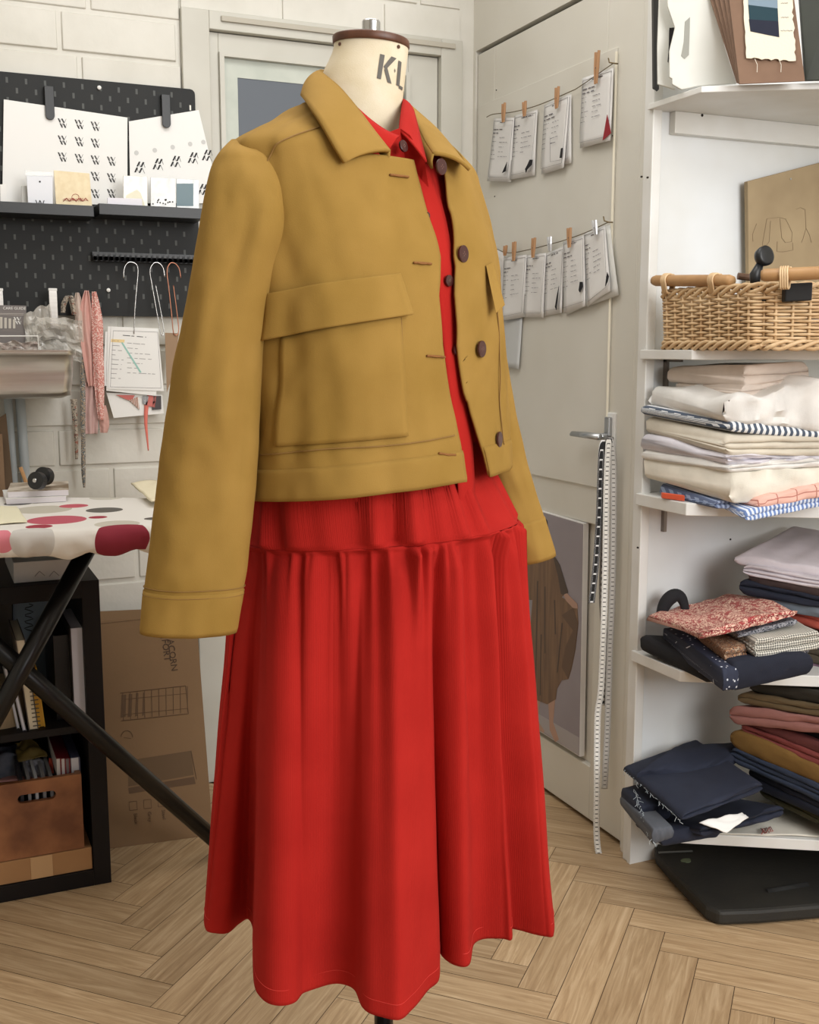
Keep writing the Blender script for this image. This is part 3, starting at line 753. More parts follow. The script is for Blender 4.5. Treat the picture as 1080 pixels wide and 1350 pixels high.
# ================================================================ left side: pegboard, bin, ironing board, storage unit, cardboard box
M_PEG = mat('black_pegboard_steel', (32, 33, 33), .6, spec=.3); M_SLOT = mat('slot_edge', (74, 76, 74), .6); M_BLKP = mat('black_plastic', (26, 27, 29), .42)
M_PAP = mat('white_paper', (232, 231, 228), .8); M_PRINT = mat('black_print', (36, 34, 36), .7)
M_PEN = mat('grey_writing', (128, 124, 128), .8)
z1 = lambda x, y: (x/3.6, 80+y/3.6)
z2 = lambda x, y: (x/3.6, 340+y/3.6)
YP = YB-.026
tl, br = aY(257, 118, YP), aY(262, 418, YP); PX1, PZ1, PZ0, PX0 = tl.x, tl.z, br.z, -.2
mb = MB(); rr = .012
pts = [(PX0, PZ0), (PX1, PZ0)] + [(PX1-rr+rr*math.sin(a), PZ1-rr+rr*math.cos(a)) for a in (math.pi/2, 1.1, .55, 0)] + [(PX0, PZ1)]
mb.poly([(x, YP, z) for x, z in pts], (0, .004, 0))
peg = mb.build('pegboard', M_PEG); 
mb = MB()
r = 0; z = PZ1-.018
while z > PZ0+.02:
    x = PX1-.016-(.0215 if r % 2 else 0)
    while x > PX0+.02:
        if not (r % 2 == 0 and x > PX1-.02): mb.box((x-.0026, YP-.0005, z-.0062), (x+.0026, YP, z+.0062))
        x -= .043
    z -= .0225; r += 1
mb.build('slot', M_SLOT, peg)['kind'] = 'stuff'
mb = MB()
for z in (PZ1-.045, PZ1-.27, PZ1-.305): mb.box((PX1-.015, YP-.0006, z-.006), (PX1-.011, YP, z+.006))
mb.build('slot', mat('wall_through_slot', (226, 224, 216), .7), peg)['kind'] = 'stuff'
tag(peg, 'black slotted metal pegboard fixed to the white block wall', 'pegboard')
for x, y in ((471, 128), (515, 153+936)):
    p = aY(*z1(x, y), YP-.004); mb = MB(); mb.tube([p, p+V((0, -.002, 0)), p+V((0, -.004, 0))], [.005, .0045, .001], 16); mb.build('screw_cap', M_PAP, peg, smooth=False)
# sheets with printed monograms
def quad_sheet(name, px, Y, m, thick=.0012):
    P = [aY(x, y, Y) for x, y in px]; b = MB(); b.slab(P, (0, thick, 0)); return b, P
def wlogo(m, c, s, Y, flip=1, tilt=0):
    """stencil double W monogram made of slanted strokes"""
    cx, cz = c; ca, sa_ = math.cos(tilt), math.sin(tilt)
    def P(u, v): return V((cx+(u*ca-v*sa_)*s, Y, cz+(u*sa_+v*ca)*s*flip))
    for u0, u1, v0, v1, w in ((-.5, -.32, .5, .06, .15), (-.12, .08, .5, .06, .15), (-.16, -.3, .42, .06, .035), (.4, .16, .5, .06, .035), (-.32, -.12, -.02, -.46, .15), (.02, .22, -.02, -.46, .15), (.0, -.1, -.02, -.4, .035), (.42, .28, 0, -.4, .035)):
        q = [P(u0, v0), P(u0+w, v0), P(u1+w, v1), P(u1, v1)]
        if flip < 0: q = q[::-1]
        m.slab(q, (0, .0004, 0))
def text_px(s, size, px, Y, m, parent, name='lettering', tilt=0):
    o = aY(*px, Y); return text(s, size, m, o, (math.cos(tilt), 0, math.sin(tilt)), (-math.sin(tilt), 0, math.cos(tilt)), parent=parent, name=name)
b, P = quad_sheet('s', [(5, 131), (168, 155), (168, 270), (3, 268)], YP-.009, M_PAP)
sh = b.build('paper_sheet', M_PAP); tag(sh, 'large white sheet printed with rows of black double W monograms on the pegboard', 'paper')
for i, (x, y) in enumerate([(297, 297), (377, 303), (453, 312), (297, 378), (377, 385), (453, 392), (297, 458), (377, 465), (453, 472), (530, 478), (453, 550), (530, 557), (453, 632), (530, 632)]):
    p = aY(*z1(x, y), YP-.0097); m = MB(); wlogo(m, (p.x, p.z), .0215, YP-.0097); m.build('printed_monogram', M_PRINT, sh)
b, P = quad_sheet('s', [(170, 160), (262, 145), (292, 268), (172, 268)], YP-.006, M_PAP)
sh2 = b.build('paper_sheet', M_PAP); tag(sh2, 'tilted white sheet with upside-down monograms and round stamps, right of the larger sheet', 'paper')
for x, y in [(665, 505), (752, 490), (835, 477), (918, 460), (985, 448), (965, 610)]:
    p = aY(*z1(x, y), YP-.0067); m = MB(); wlogo(m, (p.x, p.z), .028, YP-.0067, flip=-1, tilt=.05); m.build('printed_monogram', M_PRINT, sh2)
for x, y in [(648, 437), (735, 425), (820, 410), (903, 395), (966, 386)]:
    p = aY(*z1(x, y), YP-.0066); m = MB(); m.disc(p, (0, 1, 0), .0055, .0006, 16); m.build('round_stamp', mat('pale_grey_print', (196, 196, 194), .8), sh2)
# two clips
for (x, y0_, y1_), lb in (((232, 120, 280), 'left black clip holding the monogram sheet on the pegboard'), ((787, 160, 318), 'right black clip holding the tilted sheet on the pegboard')):
    a, c_ = aY(*z1(x, y0_), YP-.016), aY(*z1(x, y1_), YP-.016); m = MB(); w = .021; seg = []
    m.poly([V((a.x-w/2, YP-.016, a.z)), V((a.x+w/2, YP-.016, a.z))]+[V((a.x+w/2*math.cos(t), YP-.016, c_.z-w/2*math.sin(t)+w/2)) for t in [math.pi*k/8 for k in range(9)]], (0, .004, 0))
    m.box((a.x-w/2, YP-.013, a.z-.01), (a.x+w/2, YP, a.z)); o = m.build('pegboard_clip', M_BLKP, bevel=.0008); tag(o, lb, 'clip', 'pegboard clips')
# two trays
TYF = YP-.095
def tray(xa, xb, ya, yb, h, label):
    a, c_ = aY(xa, ya, TYF), aY(xb, yb, TYF); x0, x1, zt = a.x, c_.x, (a.z+c_.z)/2; m = MB()
    m.box((x0, TYF, zt-h), (x1, TYF+.0025, zt)); m.box((x0, TYF, zt-h), (x1, YP, zt-h+.002)); m.box((x0, TYF, zt-h), (x0+.002, YP, zt)); m.box((x1-.002, TYF, zt-h), (x1, YP, zt)); m.box((x0, YP-.002, zt-h), (x1, YP, zt+.01))
    o = m.build('pegboard_shelf', M_BLKP, bevel=.0006); tag(o, label, 'shelf', 'black pegboard trays'); return x0, x1, zt, zt-h+.002
T1 = tray(-30, 124, 264, 271, .026, 'left black tray shelf on the pegboard, holding a tag pack and cream bag')
T2 = tray(130, 268, 269, 274, .026, 'right black tray shelf on the pegboard, holding small clear packets')
def packet(px, Y, label, m, cat='packet', th=.004, zbase=None, name='packet', group=None):
    P = [aY(x, y, Y) for x, y in px]
    if zbase is not None: P[2].z = P[3].z = zbase
    b = MB(); b.slab(P, (0, th, 0)); o = b.build(name, m, bevel=.0008); tag(o, label, cat, group); return o, P
M_CLR = mat('clear_film', (225, 228, 226), .12, alpha=.35); M_CREAMC = mat('cream_calico', (236, 222, 190), .85, c2=(226, 208, 172), scale=60)
o, P = packet([z1(125, 545), z1(250, 545), z1(250, 690), z1(135, 690)], TYF+.022, 'white hang tag in a clear sleeve standing in the left tray', mat('tag_white', (224, 226, 232), .6), zbase=T1[3], name='tag_packet')
m = MB(); m.disc((P[0]+P[1])/2+V((0, -.0006, -.014)), (0, 1, 0), .0022, .0006, 10); m.build('tag_hole', M_PRINT, o)
c_ = aY(*z1(190, 672), TYF+.0215); text('W', .02, M_PRINT, c_+V((-.0105, 0, -.009)), (1, 0, 0), (0, 0, 1), parent=o, name='printed_letter')
q = [aY(*z1(x, y), TYF+.021) for x, y in ((120, 523), (252, 530), (252, 548), (122, 545))]; m = MB(); m.slab(q, (0, .0006, 0)); m.build('sleeve_flap', M_CLR, o)
o, P = packet([z1(255, 520), z1(425, 535), z1(440, 690), z1(268, 690)], TYF+.02, 'cream cloth bag with red stitched scribble in the left tray', M_CREAMC, 'bag', zbase=T1[3], name='cloth_bag')
M_REDT = mat('red_stitch', (168, 70, 62), .7)
random.seed(3); m = MB(); pts = []
for k in range(60): pts.append(aY(*z1(300+115*k/59+8*math.sin(k*1.9), 660+9*math.cos(k*2.3)), TYF+.0195))
m.tube(pts, .0006, 4); pts = [aY(*z1(358+17*math.cos(t), 648+15*math.sin(t)), TYF+.0195) for t in [k*.4 for k in range(17)]]; m.tube(pts, .0006, 4); m.build('stitched_motif', M_REDT, o, smooth=True)
o, P = packet([(0, 243), (9, 243), (9, 270), (0, 270)], TYF+.03, 'small white card at the far left end of the left tray', M_PAP, 'card', zbase=T1[3], name='small_card')
o, P = packet([(28, 245), (36, 245), (36, 270), (28, 270)], TYF+.04, 'narrow grey card beside the white hang tag in the left tray', mat('grey_card', (190, 188, 182), .7), 'card', zbase=T1[3], name='small_card')
for (xa, xb, yt), lb, cc_ in (((585, 700, 545), 'left clear packet of off-white labels in the right tray', (206, 202, 190)), ((715, 835, 553), 'middle clear packet of dark beads in the right tray', (190, 190, 186)), ((838, 945, 560), 'right clear packet with a blue-grey card in the right tray', (188, 192, 192))):
    o, P = packet([z1(xa, yt), z1(xb, yt+5), z1(xb, 700), z1(xa, 700)], TYF+.02, lb, mat('packet_film', cc_, .2, c2=tuple(min(255, v+28) for v in cc_), scale=50), zbase=T2[3], group='clear packets in the right tray')
    if 'blue' in lb:
        q = [aY(*z1(x, y), TYF+.0195) for x, y in ((838, 583), (918, 583), (918, 690), (838, 690))]; m = MB(); m.slab(q, (0, .0006, 0)); m.build('card_insert', mat('blue_grey_card', (112, 132, 140), .6), o)
    if 'beads' in lb:
        for k in range(14): m = MB(); m.disc(aY(*z1(725+random.random()*95, 658+random.random()*26), TYF+.0195), (0, 1, 0), .0018, .001, 8); m.build('bead', M_PRINT, o)
    if 'labels' in lb:
        q = [aY(*z1(x, y), TYF+.0195) for x, y in ((598, 640), (650, 612), (668, 628), (690, 690), (600, 690))]; m = MB(); m.poly(q, (0, .0008, 0)); m.build('label_stack', mat('off_white_label', (226, 222, 200), .7), o)
o, P = packet([z1(510, 650), z1(675, 655), z1(675, 700), z1(510, 700)], TYF+.012, 'low white card lying in front of the packets in the right tray', mat('lilac_white_card', (226, 224, 232), .7), 'card', zbase=T2[3], name='small_card')
# hook rail
a, c_ = aY(*z1(440, 905), YP-.02), aY(930/3.6+4, 80+918/3.6, YP-.02); m = MB(); m.box((a.x, YP-.012, a.z-.022), (c_.x+.02, YP, a.z)); rail = m.build('hook_rail', M_BLKP); tag(rail, 'black toothed hook rail across the pegboard holding wire hooks', 'rail')
nt_ = 22
for k in range(nt_):
    x = a.x+.004+(c_.x+.012-a.x)*k/(nt_-1); m = MB(); m.box((x-.0035, YP-.034, a.z-.021), (x+.0035, YP-.012, a.z-.012)); m.box((x-.0035, YP-.034, a.z-.021), (x+.0035, YP-.031, a.z-.004)); m.build('hook', M_BLKP, rail)
def wire_hook(pts, m, lb):
    Pn = catmull([aY(*z2(x, y), YP-.032) for x, y in pts], 40); mm = MB(); mm.tube(Pn, .0013, 8); o = mm.build('wire_hook', m, smooth=True); tag(o, lb, 'hook', 'wire hooks on the rail')
wire_hook([(587, 95), (590, 50), (605, 25), (625, 20), (648, 32), (655, 65), (648, 150), (640, 250), (636, 360)], M_CHR, 'silver wire hook holding the bundle of paper cards')
wire_hook([(782, 92), (775, 50), (755, 25), (730, 25), (712, 60), (722, 130), (745, 260), (765, 365), (778, 350), (770, 290), (738, 125)], M_CHR, 'silver wire hook with long loop, between the card bundle and copper hook')
wire_hook([(858, 95), (850, 50), (828, 25), (805, 28), (793, 65), (802, 150), (814, 260), (825, 360), (848, 350), (840, 260), (823, 130)], mat('copper_wire', (186, 128, 104), .3, .9), 'copper coloured wire hook nearest the jacket sleeve')
# wires of the first hook second strand
# card bundle
def paper_y(name, px, Y, lb, cat, m=M_PAP, group=None, th=.001, zf=None):
    P = [aY(*zf(x, y) if zf else (x, y), Y) for x, y in px]; b = MB(); b.slab(P, (0, th, 0)); o = b.build(name, m); tag(o, lb, cat, group); return o, P
def ink_lines(o, P, rows, m, seed, Yo=-.0006, x0=.08, x1=.9, xax=V((0, -1, 0)), up=None, wt=.0011):
    """rows of short illegible pen strokes on a card; P = its front corners"""
    random.seed(seed); b = MB(); TLp, TRp, BRp, BLp = P; off = xax*0
    nrm = (TRp-TLp).cross(BLp-TLp).normalized(); nrm = nrm if nrm.dot(CO-TLp) > 0 else -nrm
    for v in rows:
        a = TLp.lerp(BLp, v); c = TRp.lerp(BRp, v); u = x0
        xe = x0+(x1-x0)*random.uniform(.35, 1)
        while u < xe:
            l = random.uniform(.05, .16); p, q = a.lerp(c, u), a.lerp(c, min(u+l, xe)); dn = (BLp-TLp).normalized()*wt
            b.slab([p+nrm*.0004, q+nrm*.0004, q+dn+nrm*.0004, p+dn+nrm*.0004], -nrm*.0003); u += l+random.uniform(.02, .06)
    return b.build('writing', m, o)
YC = YP-.03
o, P = paper_y('paper_card', [(505, 640), (770, 650), (778, 738), (540, 760)], YC+.010, 'lowest white paper at the bottom of the hanging card bundle', 'paper', zf=z2, group='cards in the bundle below the wire hook')
o, P = paper_y('paper_card', [(500, 350), (740, 340), (742, 655), (488, 605)], YC+.004, 'white notes card sticking out left at the back of the hanging bundle', 'paper', zf=z2, group='cards in the bundle below the wire hook')
o, P = paper_y('paper_card', [(512, 325), (752, 335), (742, 655), (505, 630)], YC+.002, 'white notes card showing just below the front card of the bundle', 'paper', zf=z2, group='cards in the bundle below the wire hook')
o, P = paper_y('paper_card', [(527, 325), (750, 345), (778, 632), (512, 622)], YC, 'front notes card of the hanging bundle with a green diagonal line', 'paper', zf=z2, group='cards in the bundle below the wire hook')
ink_lines(o, P, [.12], M_PRINT, 2, x0=.25, x1=.75, wt=.0016); ink_lines(o, P, [.22+.075*k for k in range(9)], M_PEN, 4, x0=.04, x1=.3); ink_lines(o, P, [.24+.08*k for k in range(7)], M_PEN, 9, x0=.34)
m = MB(); q = [aY(*z2(x, y), YC-.0006) for x, y in ((575, 402), (582, 400), (672, 543), (664, 545))]; m.slab(q, (0, .0004, 0)); m.build('green_line', mat('green_pen', (150, 196, 186), .7), o)
m = MB(); q = [aY(*z2(x, y), YC-.0004) for x, y in ((528, 385), (592, 388), (590, 402), (527, 399))]; m.slab(q, (0, .0003, 0)); m.build('highlighter_mark', mat('yellow_highlight', (232, 206, 150), .7), o)
m = MB()
for (xa, ya), (xb, yb) in (((538, 345), (748, 352)), ((748, 352), (765, 618)), ((765, 618), (524, 612)), ((524, 612), (538, 345))):
    m.tube([aY(*z2(xa, ya), YC-.0004), aY(*z2(xb, yb), YC-.0004)], .0004, 4)
m.build('printed_border', M_PEN, o)
M_COR = mat('coral_fabric', (224, 122, 108), .8, sheen=.3)
m = MB(); pts = catmull([aY(*z2(x, y), YC+.007) for x, y in ((712, 650), (696, 700), (692, 780), (697, 840), (704, 915))], 24); m.ribbon(pts, [.012*(1-k/26)+.0015 for k in range(24)], (1, 0, 0)); o = m.build('ribbon', M_COR, smooth=True); tag(o, 'long coral ribbon end hanging below the card bundle', 'ribbon')
for px_, lb, mm in (([(550, 650), (640, 652), (625, 680), (600, 672)], 'dusty red swatch under the left of the card bundle', mat('dusty_red_swatch', (190, 104, 98), .8)), ([(612, 675), (655, 660), (662, 720), (640, 700)], 'brown and white striped swatch scrap under the card bundle', pattern('brown_stripe', 'stripe', (140, 92, 70), (220, 200, 190), s=200)), ([(678, 655), (706, 655), (698, 700), (676, 690)], 'grey checked swatch scrap under the card bundle', pattern('grey_check', 'check', (225, 225, 225), (120, 120, 124), s=400)), ([(700, 655), (742, 655), (735, 710), (690, 700)], 'rose pink swatch under the right of the card bundle', mat('rose_swatch', (196, 112, 106), .8)), ([(728, 655), (765, 655), (766, 718), (722, 722)], 'charcoal swatch at the right of the card bundle', mat('charcoal_swatch', (78, 74, 76), .8))):
    P = [aY(*z2(x, y), YC+.006) for x, y in px_]; m = MB(); m.add(P+[p+V((0, .001, 0)) for p in P], [(3, 2, 1, 0), (4, 5, 6, 7), (0, 1, 5, 4), (1, 2, 6, 5), (2, 3, 7, 6), (3, 0, 4, 7)], [(p.x, p.z) for p in P]*2); o = m.build('fabric_swatch', mm); tag(o, lb, 'swatch', 'swatches clipped in the card bundle')
o, P = paper_y('kraft_card', [(783, 355), (850, 358), (820, 560), (792, 640)], YC, 'brown kraft card hanging from the copper hook beside the sleeve', 'card', m=mat('kraft_brown', (150, 124, 98), .8), zf=z2)
# hanging ribbons and scarves
def drape(name, pts, ws, Y, m, lb, cat='ribbon', folds=2, amp=.004, group=None, n=50, zf=z2):
    C = catmull([aY(*zf(x, y), Y) for x, y in pts], n); rows = []; NW = 14; uv = []; acc = 0
    for i, p in enumerate(C):
        w = smt([(k/(len(ws)-1), wv) for k, wv in enumerate(ws)], i/(n-1)); row = []
        if i: acc += (C[i]-C[i-1]).length
        for k in range(NW+1):
            u = k/NW-.5; row.append(p + V((u*w, -amp*math.cos(u*2*math.pi*folds)-amp*.6*nz(u*4, i*.12, folds), 0))); uv.append((u*w, acc))
        rows.append(row)
    mb = MB(); mb.grid(rows, False, uv); o = mb.build(name, m, smooth=True, solid=.0016); tag(o, lb, cat, group); return o
M_PNK = mat('dusty_pink_silk', (206, 160, 150), .55, sheen=.4); M_PNKP = pattern('pink_spotted', 'dots', (206, 132, 122), (240, 214, 204), s=420, w=.45)
drape('ribbon', [(410, 155), (405, 300), (425, 450), (432, 610)], [.008, .035, .036, .012], YP-.03, M_PNK, 'plain dusty pink scarf hanging between the bin and spotted scarf', folds=2, group='scarves hanging beside the bin')
drape('ribbon', [(440, 560), (430, 700), (430, 835)], [.03, .04, .032], YP-.022, mat('sheer_pink', (214, 178, 172), .6, alpha=.8), 'sheer pink scarf end hanging lowest behind the others', folds=2, group='scarves hanging beside the bin')
drape('ribbon', [(448, 160), (462, 300), (466, 450), (472, 600), (480, 770)], [.01, .026, .026, .024, .012], YP-.038, M_PNKP, 'pink scarf with small pale spots, rightmost beside the bin', folds=1, group='scarves hanging beside the bin')
drape('ribbon', [(484, 700), (496, 780), (494, 830)], [.02, .024, .016], YP-.03, M_PNK, 'short dusty pink scarf tip below the spotted scarf', folds=1, group='scarves hanging beside the bin')
drape('ribbon', [(368, 165), (372, 230), (378, 300), (380, 400)], [.008, .022, .02, .02], YP-.03, mat('grey_pink_silk', (196, 176, 164), .5), 'greyish pink ribbon loop just right of the steel bin post', folds=1, group='scarves hanging beside the bin')
M_MOT = pattern('mottled_ribbon', 'floral', (176, 164, 148), (92, 84, 78), s=120, c3=(150, 96, 80), w=.06)
drape('ribbon', [(300, 260), (305, 215), (330, 180), (345, 220), (352, 270)], [.01, .012, .014, .012, .01], YP-.035, M_MOT, 'taupe patterned ribbon looped above the steel bin', folds=1, group='patterned ribbons above and below the bin')
drape('ribbon', [(350, 670), (356, 760), (362, 860), (364, 955)], [.016, .012, .009, .006], YP-.03, M_MOT, 'shorter patterned ribbon tail hanging below the steel bin', folds=1, amp=.002, group='patterned ribbons above and below the bin')
drape('ribbon', [(392, 470), (394, 670), (396, 860), (396, 1000), (400, 1090)], [.01, .012, .010, .010, .004], YP-.03, pattern('taupe_blue_ribbon', 'floral', (170, 150, 128), (98, 104, 106), s=150, c3=(198, 190, 178), w=.12), 'longest patterned ribbon tail hanging down the white wall', folds=1, amp=.002, group='patterned ribbons above and below the bin')
# steel bin on the wall
z7 = lambda x, y: (x/7.94, 370+y/7.94)
M_STL = mat('brushed_steel', (206, 202, 196), .3, .85, c2=(188, 184, 178), scale=3, stretch=(1, 1, 30))
BYF = 2.66
ra, rb = aY(0, 461, BYF), aY(99, 461, BYF); zb_ = aY(50, 526, BYF).z; zr_ = ra.z; bx1 = aY(99, 500, BYF).x; bx0 = -.25
def rrect(x0, x1, y0, y1, r, z, n=6):
    out = []
    for cx, cy, a0 in ((x1-r, y0+r, -math.pi/2), (x1-r, y1-r, 0), (x0+r, y1-r, math.pi/2), (x0+r, y0+r, math.pi)):
        for k in range(n+1): a = a0+math.pi/2*k/n; out.append(V((cx+r*math.cos(a), cy+r*math.sin(a), z)))
    return out
m = MB(); secs = []
for dz, ins in ((0, -.006), (-.012, -.006), (-.0125, 0), (-.06, .002), (zb_-zr_+.02, .006), (zb_-zr_+.006, .012), (zb_-zr_, .025)): secs.append(rrect(bx0+ins, bx1-ins, BYF+ins, YB-.03-max(ins, 0), .022, zr_+dz))
secs.append([sum(secs[-1], V((0, 0, 0)))/len(secs[-1])]*len(secs[-1])); m.grid(secs, True)
ins_ = [rrect(bx0-.004, bx1+.004, BYF-.004, YB-.032, .02, zr_), rrect(bx0+.004, bx1-.004, BYF+.004, YB-.036, .02, zr_-.002), rrect(bx0+.008, bx1-.008, BYF+.01, YB-.04, .018, zb_+.006)]; ins_.append([sum(ins_[-1], V((0, 0, 0)))/28]*28); m.grid(ins_, True)
o = m.build('steel_bin', M_STL, smooth=False, bevel=.0); 
for p in o.data.polygons: p.use_smooth = True
tag(o, 'brushed stainless steel bin full of clear packets in front of the pegboard', 'bin')
for x, lb in ((69.5, 'upright steel post with white cap behind the bin'), (-2, 'upright steel post at the left frame edge behind the bin')):
    p0_, p1_ = aY(x, 380, YP-.05), aY(x+3, 462, YP-.05); w = .009; e_ = empty('post', (p0_.x, YP-.05, zr_-.02), lb, 'post', 'steel posts behind the bin'); m = MB(); m.box((p0_.x-w, YP-.05, zr_-.01), (p0_.x+w, YP-.04, p0_.z-.006)); m.build('upright', M_STL, e_); m = MB(); m.box((p0_.x-w-.001, YP-.051, p0_.z-.006), (p0_.x+w+.001, YP-.039, p0_.z)); m.build('cap', M_PAP, e_, bevel=.001)
# care guide box and packets in the bin
o, P = packet([z7(-40, 255), z7(275, 262), z7(270, 600), z7(-40, 600)], 2.74, 'dark printed care guide card standing in the steel bin', mat('dark_grey_card', (118, 112, 110), .6), 'card', zbase=zr_-.03, name='care_guide', th=.012)
c_ = aY(*z7(30, 302), 2.7395); text('CARE GUIDE', .0088, M_PAP, c_, (1, 0, 0), (0, 0, 1), parent=o)
m = MB(); c_ = aY(*z7(185, 420), 2.739); wlogo(m, (c_.x, c_.z), .017, 2.739); m.build('printed_monogram', M_PAP, o)
for k in range(4): m = MB(); x = 0+45*k; q = [aY(*z7(xx, yy), 2.7393) for xx, yy in ((x, 380+8*k), (x+26, 380+8*k), (x+26, 500), (x, 500))]; m.slab(q, (0, .0005, 0)); m.build('printed_bar', mat('pale_print', (196, 190, 180), .7), o)
for k in range(2): q = [aY(*z7(xx, yy), 2.7393) for xx, yy in ((0, 342+12*k), (250, 346+12*k), (250, 350+12*k), (0, 346+12*k))]; m = MB(); m.slab(q, (0, .0005, 0)); m.build('printed_line', mat('pale_print2', (190, 184, 178), .7), o)
def crumple(name, px, Y, th, m, lb, cat, seed, amp=.01, group=None, zb=None):
    P = [aY(*z7(x, y), Y) for x, y in px]
    if zb is not None: P[2].z = P[3].z = zb
    rows = []; N = 14
    for j in range(N+1):
        row = []
        for i in range(N+1):
            u, v = i/N, j/N; p = (P[0]*(1-u)+P[1]*u)*(1-v)+(P[3]*(1-u)+P[2]*u)*v
            row.append(p+V((.3*amp*nz(u*3, v*3, seed+9), -amp*(abs(nz(u*3.3, v*3.3, seed))*1.8), .4*amp*nz(u*4, v*4, seed+5))))
        rows.append(row)
    b = MB(); b.grid(rows); o = b.build(name, m, smooth=False, solid=th); tag(o, lb, cat, group); return o
G_ = 'clear packets in the steel bin'
M_FILM = mat('crinkled_film', (214, 210, 202), .08, alpha=.42, spec=1.0)
crumple('plastic_packet', [(255, 350), (520, 235), (530, 600), (260, 600)], 2.735, .0006, M_FILM, 'crinkled clear packet standing beside the care guide', 'packet', 1, .02, G_, zr_-.03)
crumple('plastic_packet', [(370, 370), (850, 420), (840, 760), (400, 760)], 2.72, .0006, M_FILM, 'wide crinkled clear packet at the right end of the bin', 'packet', 2, .022, G_, zr_-.03)
crumple('grey_cloth', [(420, 485), (675, 515), (720, 760), (430, 740)], 2.745, .004, mat('charcoal_wool', (72, 74, 76), .9), 'charcoal grey cloth in a clear packet at the right of the bin', 'cloth', 3, .015, None, zr_-.03)
crumple('plastic_packet', [(-20, 640), (410, 640), (400, 760), (-20, 760)], 2.69, .0006, mat('bright_film', (222, 214, 206), .15, alpha=.7, c2=(150, 130, 122), scale=60), 'low glittering clear packet along the front of the bin', 'packet', 4, .014, G_, zr_-.03)
m = MB(); e1, e2, e3 = aY(*z7(-30, 580), 2.685), aY(*z7(395, 580), 2.685), aY(*z7(408, 740), 2.685)
m.tube([e1, e2, V((e3.x, e3.y, zr_-.02))], .0016, 6); o = m.build('box_rim', M_PAP, smooth=False); tag(o, 'white rim of a small clear box inside the steel bin front', 'box')
# pipes and leaning boards behind the ironing board
for x, lb, r_ in ((10, 'pale grey pipe running down the wall, further left', .010), (26, 'pale blue-grey pipe running down the wall, nearer the corner blocks', .0115)):
    a, c_ = aY(x, 525, YB-.03), aY(x+8, 640, YB-.03); m = MB(); m.tube([V((a.x, YB-.03, a.z+.05)), V((a.x+.004, YB-.03, a.z-.2)), V((a.x+.004, YB-.03, .02))], r_, 14); o = m.build('pipe', mat('pipe_paint', (178, 186, 190), .4), smooth=True); tag(o, lb, 'pipe', 'pipes on the back wall')
# ---------------- ironing board
IZ = .85
iron = empty('ironing_board', (.25, 2.25, 0), 'ironing board with spotted white cover and crossed black legs', 'ironing board')
edge = [(-80, 702), (0, 700), (60, 699), (120, 697), (180, 693), (225, 688), (248, 680), (252, 671), (242, 663), (210, 658), (160, 656), (100, 656), (0, 655), (-80, 655)]
EP = catmull([aZ(x, y, IZ) for x, y in edge]+[aZ(-200, 655, IZ), aZ(-300, 657, IZ), aZ(-330, 680, IZ), aZ(-300, 702, IZ), aZ(-190, 703, IZ)], 220, True)
cen = sum(EP, V((0, 0, 0)))/220
def icover():
    m = bpy.data.materials.new('spotted_cover'); m.use_nodes = True; nt = m.node_tree; L = nt.links; b = nt.nodes['Principled BSDF']; b.inputs['Roughness'].default_value = .85
    geo = node(nt, 'ShaderNodeTexCoord'); cur = None
    z3 = lambda x, y: (x/5.143, 560+y/5.143)
    rgb = node(nt, 'ShaderNodeRGB'); rgb.outputs[0].default_value = lin((232, 228, 222)); cur = rgb.outputs[0]
    spots = []
    def top(cx, cy, hx, hy, c):
        a = aZ(*z3(cx, cy), IZ); e1_ = aZ(*z3(cx+hx, cy), IZ); r = (e1_-a).length; spots.append((a, r, c))
    top(290, 575, 190, 50, (196, 190, 176)); top(500, 550, 95, 22, (196, 90, 104)); top(385, 645, 195, 30, (190, 88, 104)); top(265, 690, 88, 14, (160, 50, 68)); top(708, 578, 122, 20, (98, 94, 88)); top(664, 627, 62, 9, (160, 48, 66)); top(795, 672, 150, 22, (200, 194, 180)); top(720, 495, 110, 18, (204, 200, 188)); top(120, 535, 90, 14, (110, 110, 108)); top(1040, 636, 62, 8, (92, 86, 80)); top(60, 640, 90, 12, (110, 100, 92))
    for (cx, cy, hx, c) in ((840, 800, 190, (138, 36, 54)), (20, 790, 80, (222, 130, 144)), (220, 790, 150, (206, 202, 198)), (540, 870, 40, (130, 30, 60))):
        Fc_ = 2.035 if cx > 600 else 2.0; a = aF(*z3(cx, cy), Fc_); e1_ = aF(*z3(cx+hx, cy), Fc_); spots.append((a, (e1_-a).length, c))
    for a, r, c in spots:
        off = a - ROOT[iron]
        d = node(nt, 'ShaderNodeVectorMath', operation='DISTANCE'); L.new(geo.outputs['Object'], d.inputs[0]); d.inputs[1].default_value = off
        lt = node(nt, 'ShaderNodeMath', operation='LESS_THAN'); lt.inputs[1].default_value = r; L.new(d.outputs['Value'], lt.inputs[0])
        mx = node(nt, 'ShaderNodeMixRGB'); mx.inputs[2].default_value = lin(c); L.new(lt.outputs[0], mx.inputs[0]); L.new(cur, mx.inputs[1]); cur = mx.outputs[0]
    L.new(cur, b.inputs['Base Color']); return m
M_COV = icover(); rows = []
for s in range(12): rows.append([cen.lerp(p, (s+.01)/12)+UP*.0 for p in EP])
for dz, ou in ((0, 0), (-.004, .006), (-.014, .012), (-.026, .012), (-.04, .010), (-.05, .002), (-.052, -.02)):
    row = []
    for k, p in enumerate(EP):
        o_ = (p-cen).normalized(); wv = nz(k*.33, dz*40)*.014+nz(k*.12, 3)*.012; row.append(p+o_*(ou+wv*(-dz/.05))+UP*(dz*(1+.22*nz(k*.16, 7))))
    rows.append(row)
mb = MB(); mb.grid(rows, True); mb.build('cover', M_COV, iron, smooth=True)
